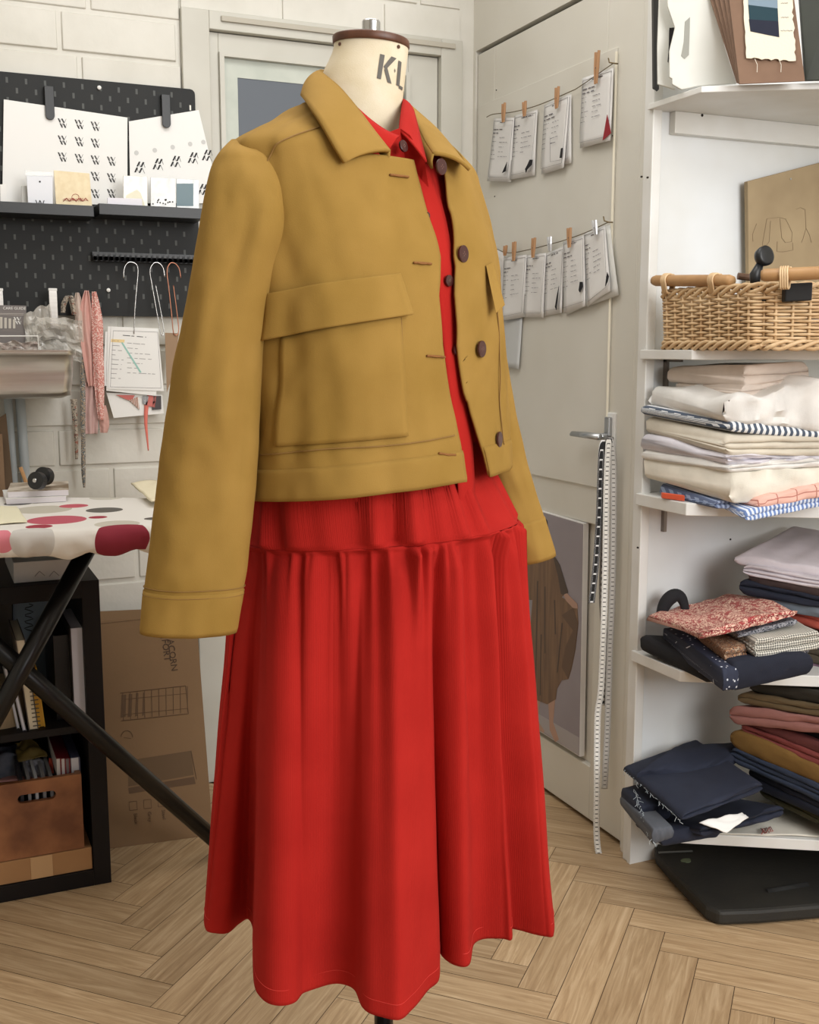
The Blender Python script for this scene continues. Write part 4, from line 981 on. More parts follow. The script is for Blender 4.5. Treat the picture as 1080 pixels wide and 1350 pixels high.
mb = MB(); mb.poly([cen.lerp(p, .96)-UP*.03 for p in EP], -UP*.01); mb.build('board_top', M_BLKP, iron)
M_LEG = mat('black_gloss_tube', (12, 10, 10), .33, spec=.35)
la, lb_ = aY(116, 722, 2.22), aF(-60, 1044, 1.95)
mb = MB(); mb.tube([la, lb_], .0175, 16); mb.build('leg', M_LEG, iron, smooth=True)
l2a, l2b = aF(-90, 778, 2.0), aZ(300, 1122, .012)
mb = MB(); mid_ = aF(30, 885, 2.10); mb.tube([l2a, l2b], .0185, 16); mb.build('leg', M_LEG, iron, smooth=True)
mb = MB(); mb.tube([l2b-V((.0, -.0, 0)), l2b+V((.2, -.06, 0))], .012, 12); mb.build('foot_bar', M_LEG, iron, smooth=True)
# books, spools, cloths on the ironing board
def book_on(px_front, F, depth, z0, h, lb, m_cover, m_page, grp, name='book'):
    a, c_ = aZ(*px_front[0], z0), aZ(*px_front[1], z0); d = UP.cross((c_-a).normalized()); d = -d if d.dot(FW) < 0 else d
    e_ = empty(name, (a+c_)/2+d*depth/2, lb, 'book', grp); t = .0015
    b = MB(); b.hexa([a+UP*(h), c_+UP*h, c_+UP*(h-t), a+UP*(h-t)]+[q+d*depth for q in (a+UP*h, c_+UP*h, c_+UP*(h-t), a+UP*(h-t))]); b.build('cover', m_cover, e_)
    b = MB(); i_ = (c_-a).normalized()*.001; b.hexa([a+i_+UP*(h-t), c_-i_+UP*(h-t), c_-i_, a+i_]+[q+d*(depth-.001) for q in (a+i_+UP*(h-t), c_-i_+UP*(h-t), c_-i_, a+i_)]); b.build('pages', m_page, e_); return a, c_, d
M_PG = mat('book_pages', (228, 224, 230), .8); M_ILL = mat('illustrated_cover', (214, 204, 190), .5, c2=(128, 108, 84), scale=22, amt=.25)
book_on([(8, 665), (88, 661)], 2.4, .16, IZ+.001, .0125, 'lower white book of the pair on the ironing board', M_PAP, M_PG, 'books on the ironing board')
book_on([(10, 656), (91, 653)], 2.4, .16, IZ+.0142, .0135, 'upper white book with an illustrated brown cover on the ironing board', M_ILL, M_PG, 'books on the ironing board')
for x, y, r_, lb in ((52, 634, .0190, 'front black tape spool behind the books'), (61, 628, .0200, 'rear black tape spool leaning behind the first one')):
    p = aF(x, y, 2.37 if 'front' in lb else 2.42); ax = (-FW*.9+RT*(-.25)+UP*.15).normalized(); e_ = empty('tape_spool', (p.x, p.y, p.z-r_), lb, 'spool', 'black tape spools')
    m = MB(); m.tube([p+ax*.018, p+ax*.016, p+ax*.014, p-ax*.002, p-ax*.003, p-ax*.012], [r_*.55, r_, r_, r_*.98, r_*.6, r_*.55], 28); m.build('spool', M_BLKP, e_, smooth=False, bevel=.0008)
    m = MB(); m.tube([p+ax*.0185, p+ax*.0195], [r_*.26, r_*.22], 16); m.build('hub', M_CHR, e_)
# boards leaning behind
o, P = packet([(-15, 560), (8, 545), (38, 640), (-15, 640)], 2.815, 'dark brown kraft board leaning against the pipes', mat('dark_kraft', (112, 92, 72), .85), 'board', name='kraft_board', th=.004, zbase=0.001)
o, P = packet([(-15, 575), (3, 572), (8, 640), (-15, 640)], 2.80, 'lighter brown board at the left frame edge', mat('light_kraft', (150, 122, 96), .85), 'board', name='kraft_board', th=.004, zbase=0.001)
a, c_ = aY(27, 616, 2.70), aY(36, 641, 2.70); m = MB(); m.tube([a, c_], .0045, 6); m.build('wooden_stick', mat('pale_wood', (196, 150, 104), .6)); tag(bpy.data.objects['wooden_stick'], 'short pale wooden stick leaning beside the tape spools', 'stick')
def sheet(name, quad, h, m, lb, cat, amp=.004, seed=0, group=None, N=24, th=.002):
    rows = []; uv = []
    for j in range(N+1):
        row = []
        for i in range(N+1):
            u, v = i/N, j/N; p = (quad[0]*(1-u)+quad[1]*u)*(1-v)+(quad[3]*(1-u)+quad[2]*u)*v
            row.append(p+UP*(h+amp*abs(nz(u*2.3, v*2.3, seed)))); uv.append((u*.3, v*.3))
        rows.append(row)
    b = MB(); b.grid(rows, False, uv); o = b.build(name, m, smooth=True, solid=th); tag(o, lb, cat, group); return o
M_YEL = mat('pale_yellow_cloth', (240, 230, 200), .85)
sheet('tissue_paper', [aZ(x, y, IZ) for x, y in ((-60, 668), (22, 670), (36, 690), (-60, 697))], .003, mat('pale_yellow_paper', (238, 232, 204), .8), 'pale yellow paper lying on the left of the ironing board', 'paper', .004, 3)
sheet('folded_cloth', [aZ(x, y, IZ+.01) for x, y in ((173, 640), (255, 632), (262, 655), (200, 664))], .004, M_YEL, 'pale cream cloth at the back of the ironing board behind the sleeve', 'cloth', .012, 5, th=.004)
# ---------------- black storage unit
M_ESP = mat('black_brown_laminate', (20, 15, 15), .6, spec=.25)
UX1, UY0, UY1, UH = .326, 2.40, 2.79, .69; UX0 = -.47; ft = .037
unit = empty('storage_unit', (-.07, 2.6, 0), 'black-brown open cube storage unit under the ironing board', 'shelving unit')
mb = MB(); mb.box((UX1-ft, UY0, 0), (UX1, UY1, UH)); mb.build('side_panel', M_ESP, unit, bevel=.001)
mb = MB(); mb.box((UX0, UY0, 0), (UX0+ft, UY1, UH)); mb.build('side_panel', M_ESP, unit, bevel=.001)
mb = MB(); mb.box((UX0+ft, UY0, UH-ft), (UX1-ft, UY1, UH)); mb.build('top_panel', M_ESP, unit, bevel=.001)
mb = MB(); mb.box((UX0+ft, UY0, 0), (UX1-ft, UY1, ft)); mb.build('bottom_panel', M_ESP, unit, bevel=.001)
SZ = aY(60, 962, 2.41).z
mb = MB(); mb.box((UX0+ft, UY0+.008, SZ-.016), (UX1-ft, UY1, SZ)); mb.build('shelf', M_ESP, unit)
mb = MB(); mb.box((-.09, UY0+.008, ft), (-.074, UY1, UH-ft)); mb.build('divider', M_ESP, unit)
mb = MB(); mb.box((UX0+ft, UY1-.004, ft), (UX1-ft, UY1, UH-ft)); mb.build('back_panel', M_ESP, unit)
# upright books: fore edge toward the room
def upright(x0, x1, ytop, F_y, depth, lb, cov, page, lean=0, grp='books in the storage unit', spine=False, zb=SZ):
    a, c_ = aY(x0, ytop, F_y), aY(x1, ytop, F_y); h = a.z-zb; w = c_.x-a.x; e_ = empty('book', (a.x+w/2, F_y+depth/2, zb), lb, 'book', grp); k = V((-lean, 0, 0))
    t = min(.002, w*.2)
    def bx(xa, xb, ya, yb, za, zc, n, m):
        q = MB(); f = lambda x, y, z: V((x, y, z))+k*((z-zb)/h)*-1
        q.hexa([f(xa, ya, zc), f(xb, ya, zc), f(xb, ya, za), f(xa, ya, za), f(xa, yb, zc), f(xb, yb, zc), f(xb, yb, za), f(xa, yb, za)]); return q.build(n, m, e_)
    X = c_.x
    bx(a.x, a.x+t, F_y, F_y+depth, zb, zb+h, 'cover', cov); bx(X-t, X, F_y, F_y+depth, zb, zb+h, 'cover', cov); bx(a.x+t, X-t, F_y+.002, F_y+depth-.004, zb+.001, zb+h-.002, 'pages', page); return e_
M_CVB = mat('black_cover', (22, 20, 22), .4); M_LB = pattern('spiral_pages', 'stripe_v', (224, 212, 188), (90, 80, 66), s=90, w=.3)
pageW = mat('page_white', (214, 212, 222), .75)
upright(92, 113, 828, 2.42, .2, 'tall thick white-paged book with black cover beside the side panel', M_CVB, pageW)
upright(70, 90, 838, 2.46, .2, 'black spined book left of the tall white-paged one', M_CVB, M_CVB)
e_ = upright(47, 56, 880, 2.43, .2, 'slim yellow book leaning among the dark ones', mat('yellow_cover', (214, 164, 44), .5), mat('yellow_cover2', (206, 154, 40), .5), lean=-.012)
e_ = upright(32, 45, 843, 2.42, .2, 'spiral-bound cream notebook with ringed edge', mat('taupe_cover', (90, 80, 72), .6), mat('cream_pages', (220, 208, 184), .8), lean=-.018)
for k in range(17): m = MB(); a = aY(36+k*.55, 868+k*5.6, 2.4185); m.box((a.x-.002, 2.4175, a.z), (a.x+.014, 2.4195, a.z+.0018)); m.build('binding_ring', mat('ring_dark', (70, 62, 56), .5), e_)
upright(26, 31, 890, 2.42, .2, 'grey magazine leaning left of the spiral notebook', mat('grey_mag', (128, 128, 134), .4), pageW, lean=-.02)
upright(18, 22, 880, 2.44, .2, 'pale thin booklet leftmost of the upright ones', mat('pale_mag', (160, 160, 160), .4), pageW, lean=-.02)
c_ = aY(5, 950, 2.5); m = MB(); m.tube([V((c_.x-.01, 2.52, SZ)), V((c_.x-.01, 2.52, SZ+.085)), V((c_.x-.01, 2.52, SZ+.086))], [.07, .07, .065], 40); o = m.build('round_box', mat('beige_card', (150, 128, 98), .8)); tag(o, 'round beige cardboard box at the left of the middle shelf', 'box')
o, P = packet([(17, 778), (72, 776), (72, 900), (17, 900)], UY1-.03, 'pale blue sheet with black ink sketch standing at the back of the shelf', mat('blue_white_paper', (150, 164, 176), .8), 'paper', zbase=SZ, name='sketch_sheet')
random.seed(5); m = MB(); pts = [aY(38+6*math.sin(k*1.3), 796+k*1.8, UY1-.0312) for k in range(22)]; m.tube(pts, .0012, 5); m.build('ink_sketch', M_PRINT, o, smooth=True)
o, P = packet([(-15, 782), (16, 780), (16, 900), (-15, 900)], UY1-.05, 'dark grey folder standing at the back left of the shelf', mat('dark_grey_folder', (84, 78, 72), .7), 'folder', zbase=SZ, name='folder')
# white box with papers on top of the unit
P = [aY(17, 730, 2.43), aY(100, 728, 2.43), aY(98, 759, 2.43), aY(18, 762, 2.43)]; P[2].z = P[3].z = UH+.001; P[0].z = P[1].z = UH+.045
m = MB(); m.slab(P, (0, .26, 0)); o = m.build('paper_box', mat('white_card_box', (200, 196, 194), .7), bevel=.001); tag(o, 'flat white card box on top of the black storage unit', 'box')
for xx in (52, 71):
    q = [aY(xx-6, 760, 2.4295), aY(xx, 753, 2.4295), aY(xx+7, 759, 2.4295)]; m = MB()
    for p, r_ in zip(q, q[1:]): m.tube([p, r_], .0008, 5)
    m.build('torn_flap', mat('card_tear', (150, 146, 142), .7), o)
# wooden crate and flat box below
M_CR = mat('swirled_wood', (158, 104, 66), .5, c2=(104, 60, 34), scale=9, amt=.3, detail=6)
cr0, cr1 = aY(-60, 1040, 2.405), aY(107, 1020, 2.405); cz1 = cr1.z; cz0 = aY(107, 1118, 2.405).z; cx1 = cr1.x; cx0 = cx1-.33; cyb = 2.74; t = .012
crate = empty('wooden_crate', ((cx0+cx1)/2, 2.56, cz0), 'brown swirled wooden crate with oval handle hole in the lower cube', 'crate')
hx0, hx1, hz = aY(23, 1052, 2.405).x, aY(74, 1048, 2.405).x, aY(48, 1051, 2.405).z; hr = .0095
def plate_hole(x0, x1, z0, z1, hx0, hx1, hz, hr, y, t):
    n = 10; O = [V((x1, y, z0)), V((x1, y, z1)), V((x0, y, z1)), V((x0, y, z0))]; H = []
    for k in range(n+1): a = -math.pi/2+math.pi*k/n; H.append(V((hx1-hr+hr*math.cos(a), y, hz+hr*math.sin(a))))
    for k in range(n+1): a = math.pi/2+math.pi*k/n; H.append(V((hx0+hr+hr*math.cos(a), y, hz+hr*math.sin(a))))
    b = MB(); m_ = len(H); b.add(O+H+[p+V((0, t, 0)) for p in O+H], [])
    def q(*f): b.f.append(f); b.m.append(0)
    off = 4+m_; mids = (n//2, n//2+n+1)
    # split ring into 4 fans: right, top, left, bottom
    right = [4+k for k in range(0, n+1)]; left = [4+n+1+k for k in range(0, n+1)]
    for s in (0, off):
        F_ = [(0, 1)+tuple(reversed([r+s for r in right])), (1+s, 2+s, left[0]+s, right[-1]+s), (2, 3)+tuple(reversed([r+s for r in left])), (3+s, 0+s, right[0]+s, left[-1]+s)]
        F_[0] = (0+s, 1+s)+tuple(r+s for r in reversed(right)); F_[2] = (2+s, 3+s)+tuple(r+s for r in reversed(left))
        for f in F_: q(*(f if s == 0 else tuple(reversed(f))))
    for k in range(m_): q(4+k, 4+(k+1) % m_, 4+(k+1) % m_+off, 4+k+off)
    for k in range(4): q(k, k+off, (k+1) % 4+off, (k+1) % 4)
    return b
plate_hole(cx0, cx1, cz0, cz1, hx0, hx1, hz, hr, 2.405, t).build('front_panel', M_CR, crate)
mb = MB(); mb.box((cx1-t, 2.405+t, cz0), (cx1, cyb, cz1)); mb.build('side_panel', M_CR, crate)
mb = MB(); mb.box((cx0, 2.405+t, cz0), (cx0+t, cyb, cz1)); mb.build('side_panel', M_CR, crate)
mb = MB(); mb.box((cx0+t, 2.405+t, cz0), (cx1-t, cyb, cz0+t)); mb.build('base_panel', M_CR, crate)
# upright booklets inside the crate, seen over the rim and through the handle
random.seed(8)
cols = [(196, 190, 186), (206, 204, 204), (120, 116, 118), (198, 198, 206)]
for k, (x, lb) in enumerate(((75, 'white-edged booklet beside the coral scrap in the crate'), (81, 'second white-edged booklet from the coral scrap in the crate'), (86.5, 'third white-edged booklet from the coral scrap in the crate'), (94, 'thick pale magazine at the right end of the crate'))):
    a = aY(x, 1005, 2.425); w = .007 if k < 3 else .016; m = MB(); e_ = empty('booklet', (a.x+w/2, 2.5, cz0+t), lb, 'booklet', 'booklets in the crate')
    ht = aY(x, 1001 if k < 3 else 1000, 2.43).z
    m = MB(); m.box((a.x, 2.43, cz0+t), (a.x+w, 2.62, ht)); m.build('pages', mat('booklet_edge', cols[k], .7), e_); m = MB(); m.box((a.x+w, 2.428, cz0+t), (a.x+w+.003, 2.62, ht+.001)); m.box((a.x-.0005, 2.432, ht), (a.x+w, 2.62, ht+.0015)); m.build('cover', mat('booklet_cover', (110, 26, 34) if k < 3 else (70, 70, 96), .4), e_)
for k in range(6):
    x = hx0+.008+k*.0155; m = MB(); w = random.uniform(.006, .010); m.box((x, 2.43, cz0+t), (x+w, 2.6, hz+.03)); o = m.build('magazine', mat('mag_edge', random.choice([(210, 210, 214), (60, 58, 62), (150, 148, 150)]), .5)); tag(o, 'glossy magazines seen through the crate handle hole', 'magazine', 'magazines behind the crate handle')
def lump(name, px, F, zt, m, lb, cat, seed, amp=.02, zf=lambda x, y: (x/5.4, 940+y/5.4), N=22, th=.002, group=None):
    P = [aF(*zf(x, y), F+d) for (x, y), d in zip(px, zt)]; rows = []; uv = []
    for j in range(N+1):
        row = []
        for i in range(N+1):
            u, v = i/N, j/N; p = (P[0]*(1-u)+P[1]*u)*(1-v)+(P[3]*(1-u)+P[2]*u)*v
            ww = math.sin(math.pi*u)*math.sin(math.pi*v)
            row.append(p+UP*(amp*(ww*.6+.8*nz(u*3, v*3, seed)*ww**.3))-FW*amp*.8*nz(u*2.5, v*3, seed+4)); uv.append((u*.25, v*.2))
        rows.append(row)
    b = MB(); b.grid(rows, False, uv); o = b.build(name, m, smooth=True, solid=th); tag(o, lb, cat, group); return o
Fc = 2.41
lump('fabric_scrap', [(-80, 250), (110, 230), (350, 470), (-80, 470)], Fc, (.12, .12, -.02, -.02), mat('grey_satin', (150, 150, 160), .4, c2=(92, 98, 116), scale=20), 'crumpled silvery grey fabric spilling over the crate', 'fabric', 1)
lump('fabric_scrap', [(105, 215), (265, 200), (345, 300), (130, 350)], Fc, (.08, .08, -.0, -.0), mat('olive_satin', (126, 106, 56), .45), 'crumpled olive gold fabric scrap on top in the crate', 'fabric', 2, .022)
lump('fabric_scrap', [(160, 330), (345, 340), (345, 440), (150, 470)], Fc, (.02, .02, -.035, -.035), mat('silver_cloth', (168, 166, 174), .45), 'pale silver fabric scrap at the front of the crate', 'fabric', 3, .02)
lump('fabric_scrap', [(348, 320), (410, 345), (385, 430), (352, 430)], Fc, (.0, .0, -.03, -.03), mat('coral_scrap', (226, 92, 70), .7), 'small bright coral scrap beside the booklets in the crate', 'fabric', 4, .008, N=8)
for k, (c, lb) in enumerate((((206, 150, 146), 'pink paper pattern sheet lying over the crate rim'), ((196, 150, 96), 'tan pattern paper folded beneath the pink sheet'), ((222, 150, 132), 'salmon edged paper lowest over the crate rim'))):
    lump('pattern_paper', [(-80, 420+28*k), (150, 450+18*k), (378, 455+8*k), (-80, 500+22*k)], Fc, (.05, .05, -.06, -.06), mat('pattern_paper_%s' % ('pink', 'tan', 'salmon')[k], c, .75), lb, 'paper', 11+k, .004, N=8, group='papers over the crate rim')
fb = MB(); fx1 = aY(121, 1120, 2.405).x; fb.box((cx0-.02, 2.405, ft+.001), (fx1, 2.76, cz0-.002)); o = fb.build('flat_carton', mat('kraft_carton', (168, 126, 84), .8, c2=(158, 116, 76), scale=6), bevel=.001); tag(o, 'flat brown carton with tape under the wooden crate', 'box')
ta, tb = aY(41, 1150, 2.404), aY(70, 1150, 2.404); m = MB(); m.box((ta.x, 2.4035, ft+.002), (tb.x, 2.405, cz0-.003)); m.build('parcel_tape', mat('buff_tape', (190, 152, 110), .4), o)
# ---------------- cardboard box leaning on the back wall
M_KB = mat('corrugated_cardboard', (128, 99, 68), .8, c2=(119, 91, 61), scale=3, bump=.1, bscale=120)
B0 = aZ(146, 1119, 0); B1 = aZ(281, 1101, 0); T0 = aY(133, 818, 2.80); T1_ = aY(262, 806, 2.80)
# plane through the foot line, leaning back to the wall
un = (T1_-T0).normalized(); Pq = [T0-un*.006, None, B1, B0-(B1-B0).normalized()*.006]
n0_ = (Pq[2]-Pq[0]).cross(Pq[3]-Pq[0]).normalized(); r0_ = ray(259, 812); Pq[1] = CO+r0_*((Pq[0]-CO).dot(n0_)/r0_.dot(n0_))
m = MB(); dv = V((0, .055, .012)); m.slab(Pq, dv); box = m.build('cardboard_box', M_KB, bevel=.0015); tag(box, 'large flat brown cardboard box leaning on the white wall', 'box')
z5b = lambda x, y: (130+x/4.22, 800+y/4.22)
pn = (Pq[1]-Pq[0]).cross(Pq[3]-Pq[0]).normalized(); pn = pn if pn.dot(CO-Pq[0]) > 0 else -pn
def onbox(x, y, off=.0006, raw=False):
    px, py = (x, y) if raw else z5b(x, y); d = ray(px, py); t = (Pq[0]-CO).dot(pn)/d.dot(pn); return CO+d*t+pn*off
M_BI = mat('box_print', (72, 52, 34), .8); M_BI2 = mat('box_print_light', (92, 68, 45), .8)
def bl(m, a, c, w=.0011): m.tube([onbox(*a), onbox(*c)], w, 4)
vd = (onbox(400, 300)-onbox(385, 180)).normalized(); ud = (onbox(420, 185)-onbox(360, 190)).normalized(); ud = (ud-vd*ud.dot(vd)).normalized()
text('ACORN', .023, M_BI, onbox(384, 182, .001), vd, ud, parent=box); text('FORT', .023, M_BI, onbox(352, 182, .001), vd, ud, parent=box)
m = MB(); lf = [onbox(x, y, .0008) for x, y in ((312, 135), (330, 122), (372, 124), (378, 150), (368, 172), (345, 176), (322, 160))]; m.poly(lf[::-1], pn*-.0004); m.build('printed_acorn', M_BI, box)
m = MB(); lf = [onbox(x, y, .0008) for x, y in ((386, 172), (380, 125), (420, 128), (424, 146), (444, 150), (430, 160), (444, 168), (415, 175))]; m.poly(lf[::-1], pn*-.0004); m.build('printed_leaf', M_BI, box)
m = MB()
for k in range(10):
    x = 135+k*40; yk = 482-k*4.5; bl(m, (x, yk), (x+12-k*.3-8, yk+150-k*.5), .0010)
bl(m, (120, 480), (485, 440)); bl(m, (125, 635), (500, 595)); bl(m, (485, 440), (500, 595)); bl(m, (140, 515), (490, 482), .0007); bl(m, (140, 600), (495, 565), .0007)
for k in range(4):
    x = 128+k*40; w = 26-6*k; q = [onbox(a, c) for a, c in ((x, 490-4*k), (x+w, 488-4*k), (x+w-4, 612-3*k), (x-6, 618-3*k))]; m.slab(q, pn*-.0004)
m.build('printed_rack', M_BI2, box)
m = MB(); pts = [onbox(158+32*math.cos(t), 725-36*math.sin(t)) for t in [math.pi*k/10 for k in range(11)]]; m.tube(pts, .001, 4); bl(m, (140, 728), (180, 732), .0006); m.build('printed_arch', M_BI2, box)
m = MB(); q = [onbox(a, c) for a, c in ((165, 855), (515, 800), (530, 935), (165, 1000))]; m.slab(q, pn*-.0004); m.build('printed_tray', mat('box_print_fill', (98, 75, 50), .8), box)
m = MB(); q = [onbox(a, c) for a, c in ((165, 1008), (532, 945), (540, 985), (170, 1040))]; m.slab(q, pn*-.0004); bl(m, (515, 800), (545, 960)); m.build('printed_tray_edge', M_BI2, box)
m = MB()
for k in range(3):
    x, y = 170+80*k, 1085-10*k; c4 = [(x, y), (x+42, y-4), (x+46, y+44), (x+3, y+48)]
    for a, c in zip(c4, c4[1:]+c4[:1]): bl(m, a, c, .0006)
m.build('printed_tick_box', M_BI2, box)
for k, wd in enumerate(('Black', 'Grey', 'Steel')): text(wd, .012, M_BI2, onbox(195+78*k, 1150-10*k, .001), vd, ud, parent=box)
m = MB(); bl(m, (10, 95), (235, 70), .0006); m.build('fold_line', M_BI2, box)
# ================================================================ door dressings
XC = XD-.012
z5c = lambda x, y: (620+x/4.5, 50+y/4.5)
z6c = lambda x, y: (620+x/4.5, 280+y/4.5)
M_CARD = mat('card_white', (222, 220, 218), .75); M_PEGW = mat('peg_wood', (176, 134, 96), .6); M_PRB = mat('card_print', (96, 92, 96), .8); M_STR = mat('brown_string', (104, 92, 66), .9)
G1 = 'note cards on the upper string'; G2 = 'note cards on the lower string'
def card(px, zf, X, lb, grp, seed, swatch=None, m=M_CARD, lines=True, name='note_card'):
    P = [aX(*zf(x, y), X) for x, y in px]; b = MB(); N = 8; rows = []
    for j in range(N+1):
        v = j/N; rows.append([(P[0]*(1-u)+P[1]*u)*(1-v)+(P[3]*(1-u)+P[2]*u)*v+V((-.004*v*v*math.sin(u*3+seed)-.002*v, 0, 0)) for u in [i/6 for i in range(7)]])
    b.grid(rows); o = b.build(name, m, smooth=True, solid=.0008); tag(o, lb, 'card', grp)
    Q = [p+V((-.0052, 0, 0)) for p in P[:2]]+[p+V((-.0075, 0, 0)) for p in P[2:]]
    Q = [P[0]+V((-.001, 0, 0)), P[1]+V((-.001, 0, 0)), P[2]+V((-.007, 0, 0)), P[3]+V((-.007, 0, 0))]
    if lines:
        ink_lines(o, Q, [.06], M_PRB, seed, x0=.35, x1=.85, wt=.0018); ink_lines(o, Q, [.17, .225], M_PRB, seed+1, x0=.06, x1=.5, wt=.0022); ink_lines(o, Q, [.29+.07*k for k in range(6)], M_PRB, seed+2, x0=.06, x1=.3, wt=.0009); ink_lines(o, Q, [.3+.075*k for k in range(5)], M_PEN, seed+3, x0=.4, x1=.85, wt=.0012)
        bd = MB(); g = [Q[0].lerp(Q[2], .04), Q[1].lerp(Q[3], .04), Q[2].lerp(Q[0], .07), Q[3].lerp(Q[1], .07)]
        for a, c in zip(g, g[1:]+g[:1]): bd.tube([a, c], .00035, 4)
        bd.build('printed_border', M_PEN, o)
    if swatch:
        q = [aX(*zf(x, y), X-.009) for x, y in swatch[0]]; s = MB(); s.poly(q, V((.001, 0, 0))); s.build('fabric_swatch', swatch[1], o)
    return o
SB = mat('black_swatch', (24, 22, 26), .85); SRd = mat('dark_red_swatch', (142, 34, 42), .85)
card([(142, 478), (262, 472), (240, 855), (110, 850)], z5c, XC, 'leftmost note card on the upper string with a narrow black swatch', G1, 1, ([(218, 735), (210, 790), (188, 802), (200, 775)], SB))
card([(262, 462), (400, 425), (380, 815), (245, 842)], z5c, XC+.003, 'second note card on the upper string with a large black swatch', G1, 2, ([(352, 722), (370, 722), (365, 752), (338, 780), (330, 800), (325, 778), (340, 750)], SB))
card([(470, 380), (600, 335), (602, 742), (480, 765)], z5c, XC+.004, 'note card hidden behind the third one on the upper string', G1, 3)
card([(440, 400), (590, 332), (565, 770), (420, 810)], z5c, XC, 'third note card on the upper string with a thin black swatch', G1, 4, ([(538, 655), (548, 652), (542, 712), (530, 712)], SB))
card([(665, 240), (850, 175), (845, 610), (648, 655)], z5c, XC, 'rightmost and highest note card with a dark red triangular swatch', G1, 5, ([(812, 455), (835, 565), (785, 608)], SRd))
card([(190, 625), (310, 618), (295, 930), (188, 915)], z6c, XC+.005, 'blank clear sleeve hanging below the lower string cards', None, 6, None, mat('grey_sleeve', (196, 198, 198), .3), lines=False, name='clear_sleeve')
o = card([(130, 200), (200, 245), (200, 640), (130, 560)], z6c, XC+.004, 'note card with part of a monogram, tucked behind the jacket', G2, 7, None, lines=False)
m_ = MB(); c_ = aX(*z6c(168, 355), XC-.004); 
for k in range(4): a = aX(*z6c(158+4*k, 325+22*k), XC-.005); b_ = aX(*z6c(176, 332+22*k), XC-.005); m_.tube([a, b_], .0016, 4)
m_.build('printed_monogram', M_PRINT, o)
card([(200, 270), (335, 250), (325, 620), (190, 645)], z6c, XC, 'first full note card on the lower string beside the jacket', G2, 8)
card([(335, 255), (450, 240), (435, 625), (322, 622)], z6c, XC+.002, 'second note card on the lower string without a swatch', G2, 9)
card([(450, 245), (555, 200), (550, 595), (440, 615)], z6c, XC+.004, 'note card under the silver clip with a long thin black swatch', G2, 10, ([(526, 435), (518, 520), (510, 580), (502, 560), (514, 490)], SB))
card([(560, 180), (682, 140), (715, 550), (570, 610)], z6c, XC+.005, 'clear sleeve edge behind the fourth lower note card', None, 12, None, mat('pale_sleeve', (212, 214, 212), .3), lines=False, name='clear_sleeve')
card([(553, 175), (675, 135), (695, 555), (553, 600)], z6c, XC, 'fourth note card on the lower string with a short black swatch', G2, 11, ([(650, 412), (666, 412), (668, 440), (650, 475), (643, 462)], SB))
card([(690, 120), (830, 75), (878, 490), (720, 555)], z6c, XC+.005, 'wide clear sleeve behind the last lower note card', None, 14, None, mat('pale_sleeve2', (214, 214, 210), .3), lines=False, name='clear_sleeve')
card([(675, 125), (800, 78), (835, 465), (705, 562)], z6c, XC, 'rightmost note card on the lower string with a pointed black swatch', G2, 13, ([(812, 355), (822, 380), (815, 410), (800, 440), (806, 390)], SB))
def clothespin(px, zf, lb, m=M_PEGW, sc=1.0):
    (x, ya), (x2, yb) = px; a, c = aX(*zf(x, ya), XC-.010), aX(*zf(x2, yb), XC-.010); e_ = empty('clothespin', (XC-.01, (a.y+c.y)/2, min(a.z, c.z)), lb, 'clothespin', 'clothespins on the strings'); d = (c-a); side = V((0, 1, 0)); t = .0042*sc
    for s in (-1, 1):
        b = MB(); top = a+side*(s*.0095*sc)+V((s*.002, 0, 0)); bot = c+side*(s*.0034*sc)
        b.tube([top, top.lerp(bot, .5), bot], [.0032*sc, .0036*sc, .0022*sc], 6, flat=1.1); b.build('prong', m, e_)
    b = MB(); mid = a.lerp(c, .5); b.tube([mid-side*.005, mid+side*.005], .0016, 6); b.build('spring', M_CHR, e_)
M_SIL = mat('silver_clip', (204, 204, 206), .3, .5)
for px, zf, lb, m in (([(200, 388), (196, 500)], z5c, 'wooden peg on the leftmost upper note card', M_PEGW), ([(322, 378), (322, 465)], z5c, 'wooden peg on the second upper note card', M_PEGW), ([(517, 292), (512, 418)], z5c, 'wooden peg on the third upper note card', M_PEGW), ([(755, 80), (745, 272)], z5c, 'large wooden peg on the rightmost upper note card', M_PEGW),
    ([(210, 198), (205, 256)], z6c, 'half-hidden wooden peg nearest the jacket on the lower string', M_PEGW), ([(262, 175), (258, 288)], z6c, 'wooden peg on the first full lower note card', M_PEGW), ([(378, 152), (372, 268)], z6c, 'wooden peg on the second lower note card', M_PEGW), ([(470, 145), (473, 230)], z6c, 'silver clip in the middle of the lower string', M_SIL), ([(588, 92), (588, 208)], z6c, 'wooden peg on the fourth lower note card', M_PEGW), ([(735, 48), (745, 132)], z6c, 'silver clip at the right end of the lower string', M_SIL)):
    clothespin(px, zf, lb, m)
def string_(pts, zf, lb):
    b = MB(); b.tube(catmull([aX(*zf(x, y), XC-.004) for x, y in pts], 40), .0011, 6); h = aX(*zf(*pts[-1]), XC-.004); o = b.build('string', M_STR, smooth=True); tag(o, lb, 'string', None)
    b = MB(); b.tube([h+V((.012, 0, .0)), h, h+V((-.003, .012, .004)), h+V((-.003, .016, .014))], .0016, 6); b.build('screw_hook', mat('dull_brass', (120, 104, 74), .5, .6), o, smooth=True)
string_([(98, 470), (140, 452), (250, 440), (400, 400), (590, 320), (655, 285), (850, 150)], z5c, 'upper brown string stretched across the door holding note cards')
string_([(140, 208), (200, 235), (260, 238), (375, 215), (470, 190), (560, 165), (690, 118), (820, 58)], z6c, 'lower sagging brown string on the door holding note cards')
for p_, zf in (((155, 310), z5c), ((145, 940), z5c), ((845, 580), z5c)):
    q = aX(*zf(*p_), XD-.003); b = MB(); b.disc(q, (1, 0, 0), .0016, .002, 8); b.build('nail', M_DARK, door2)
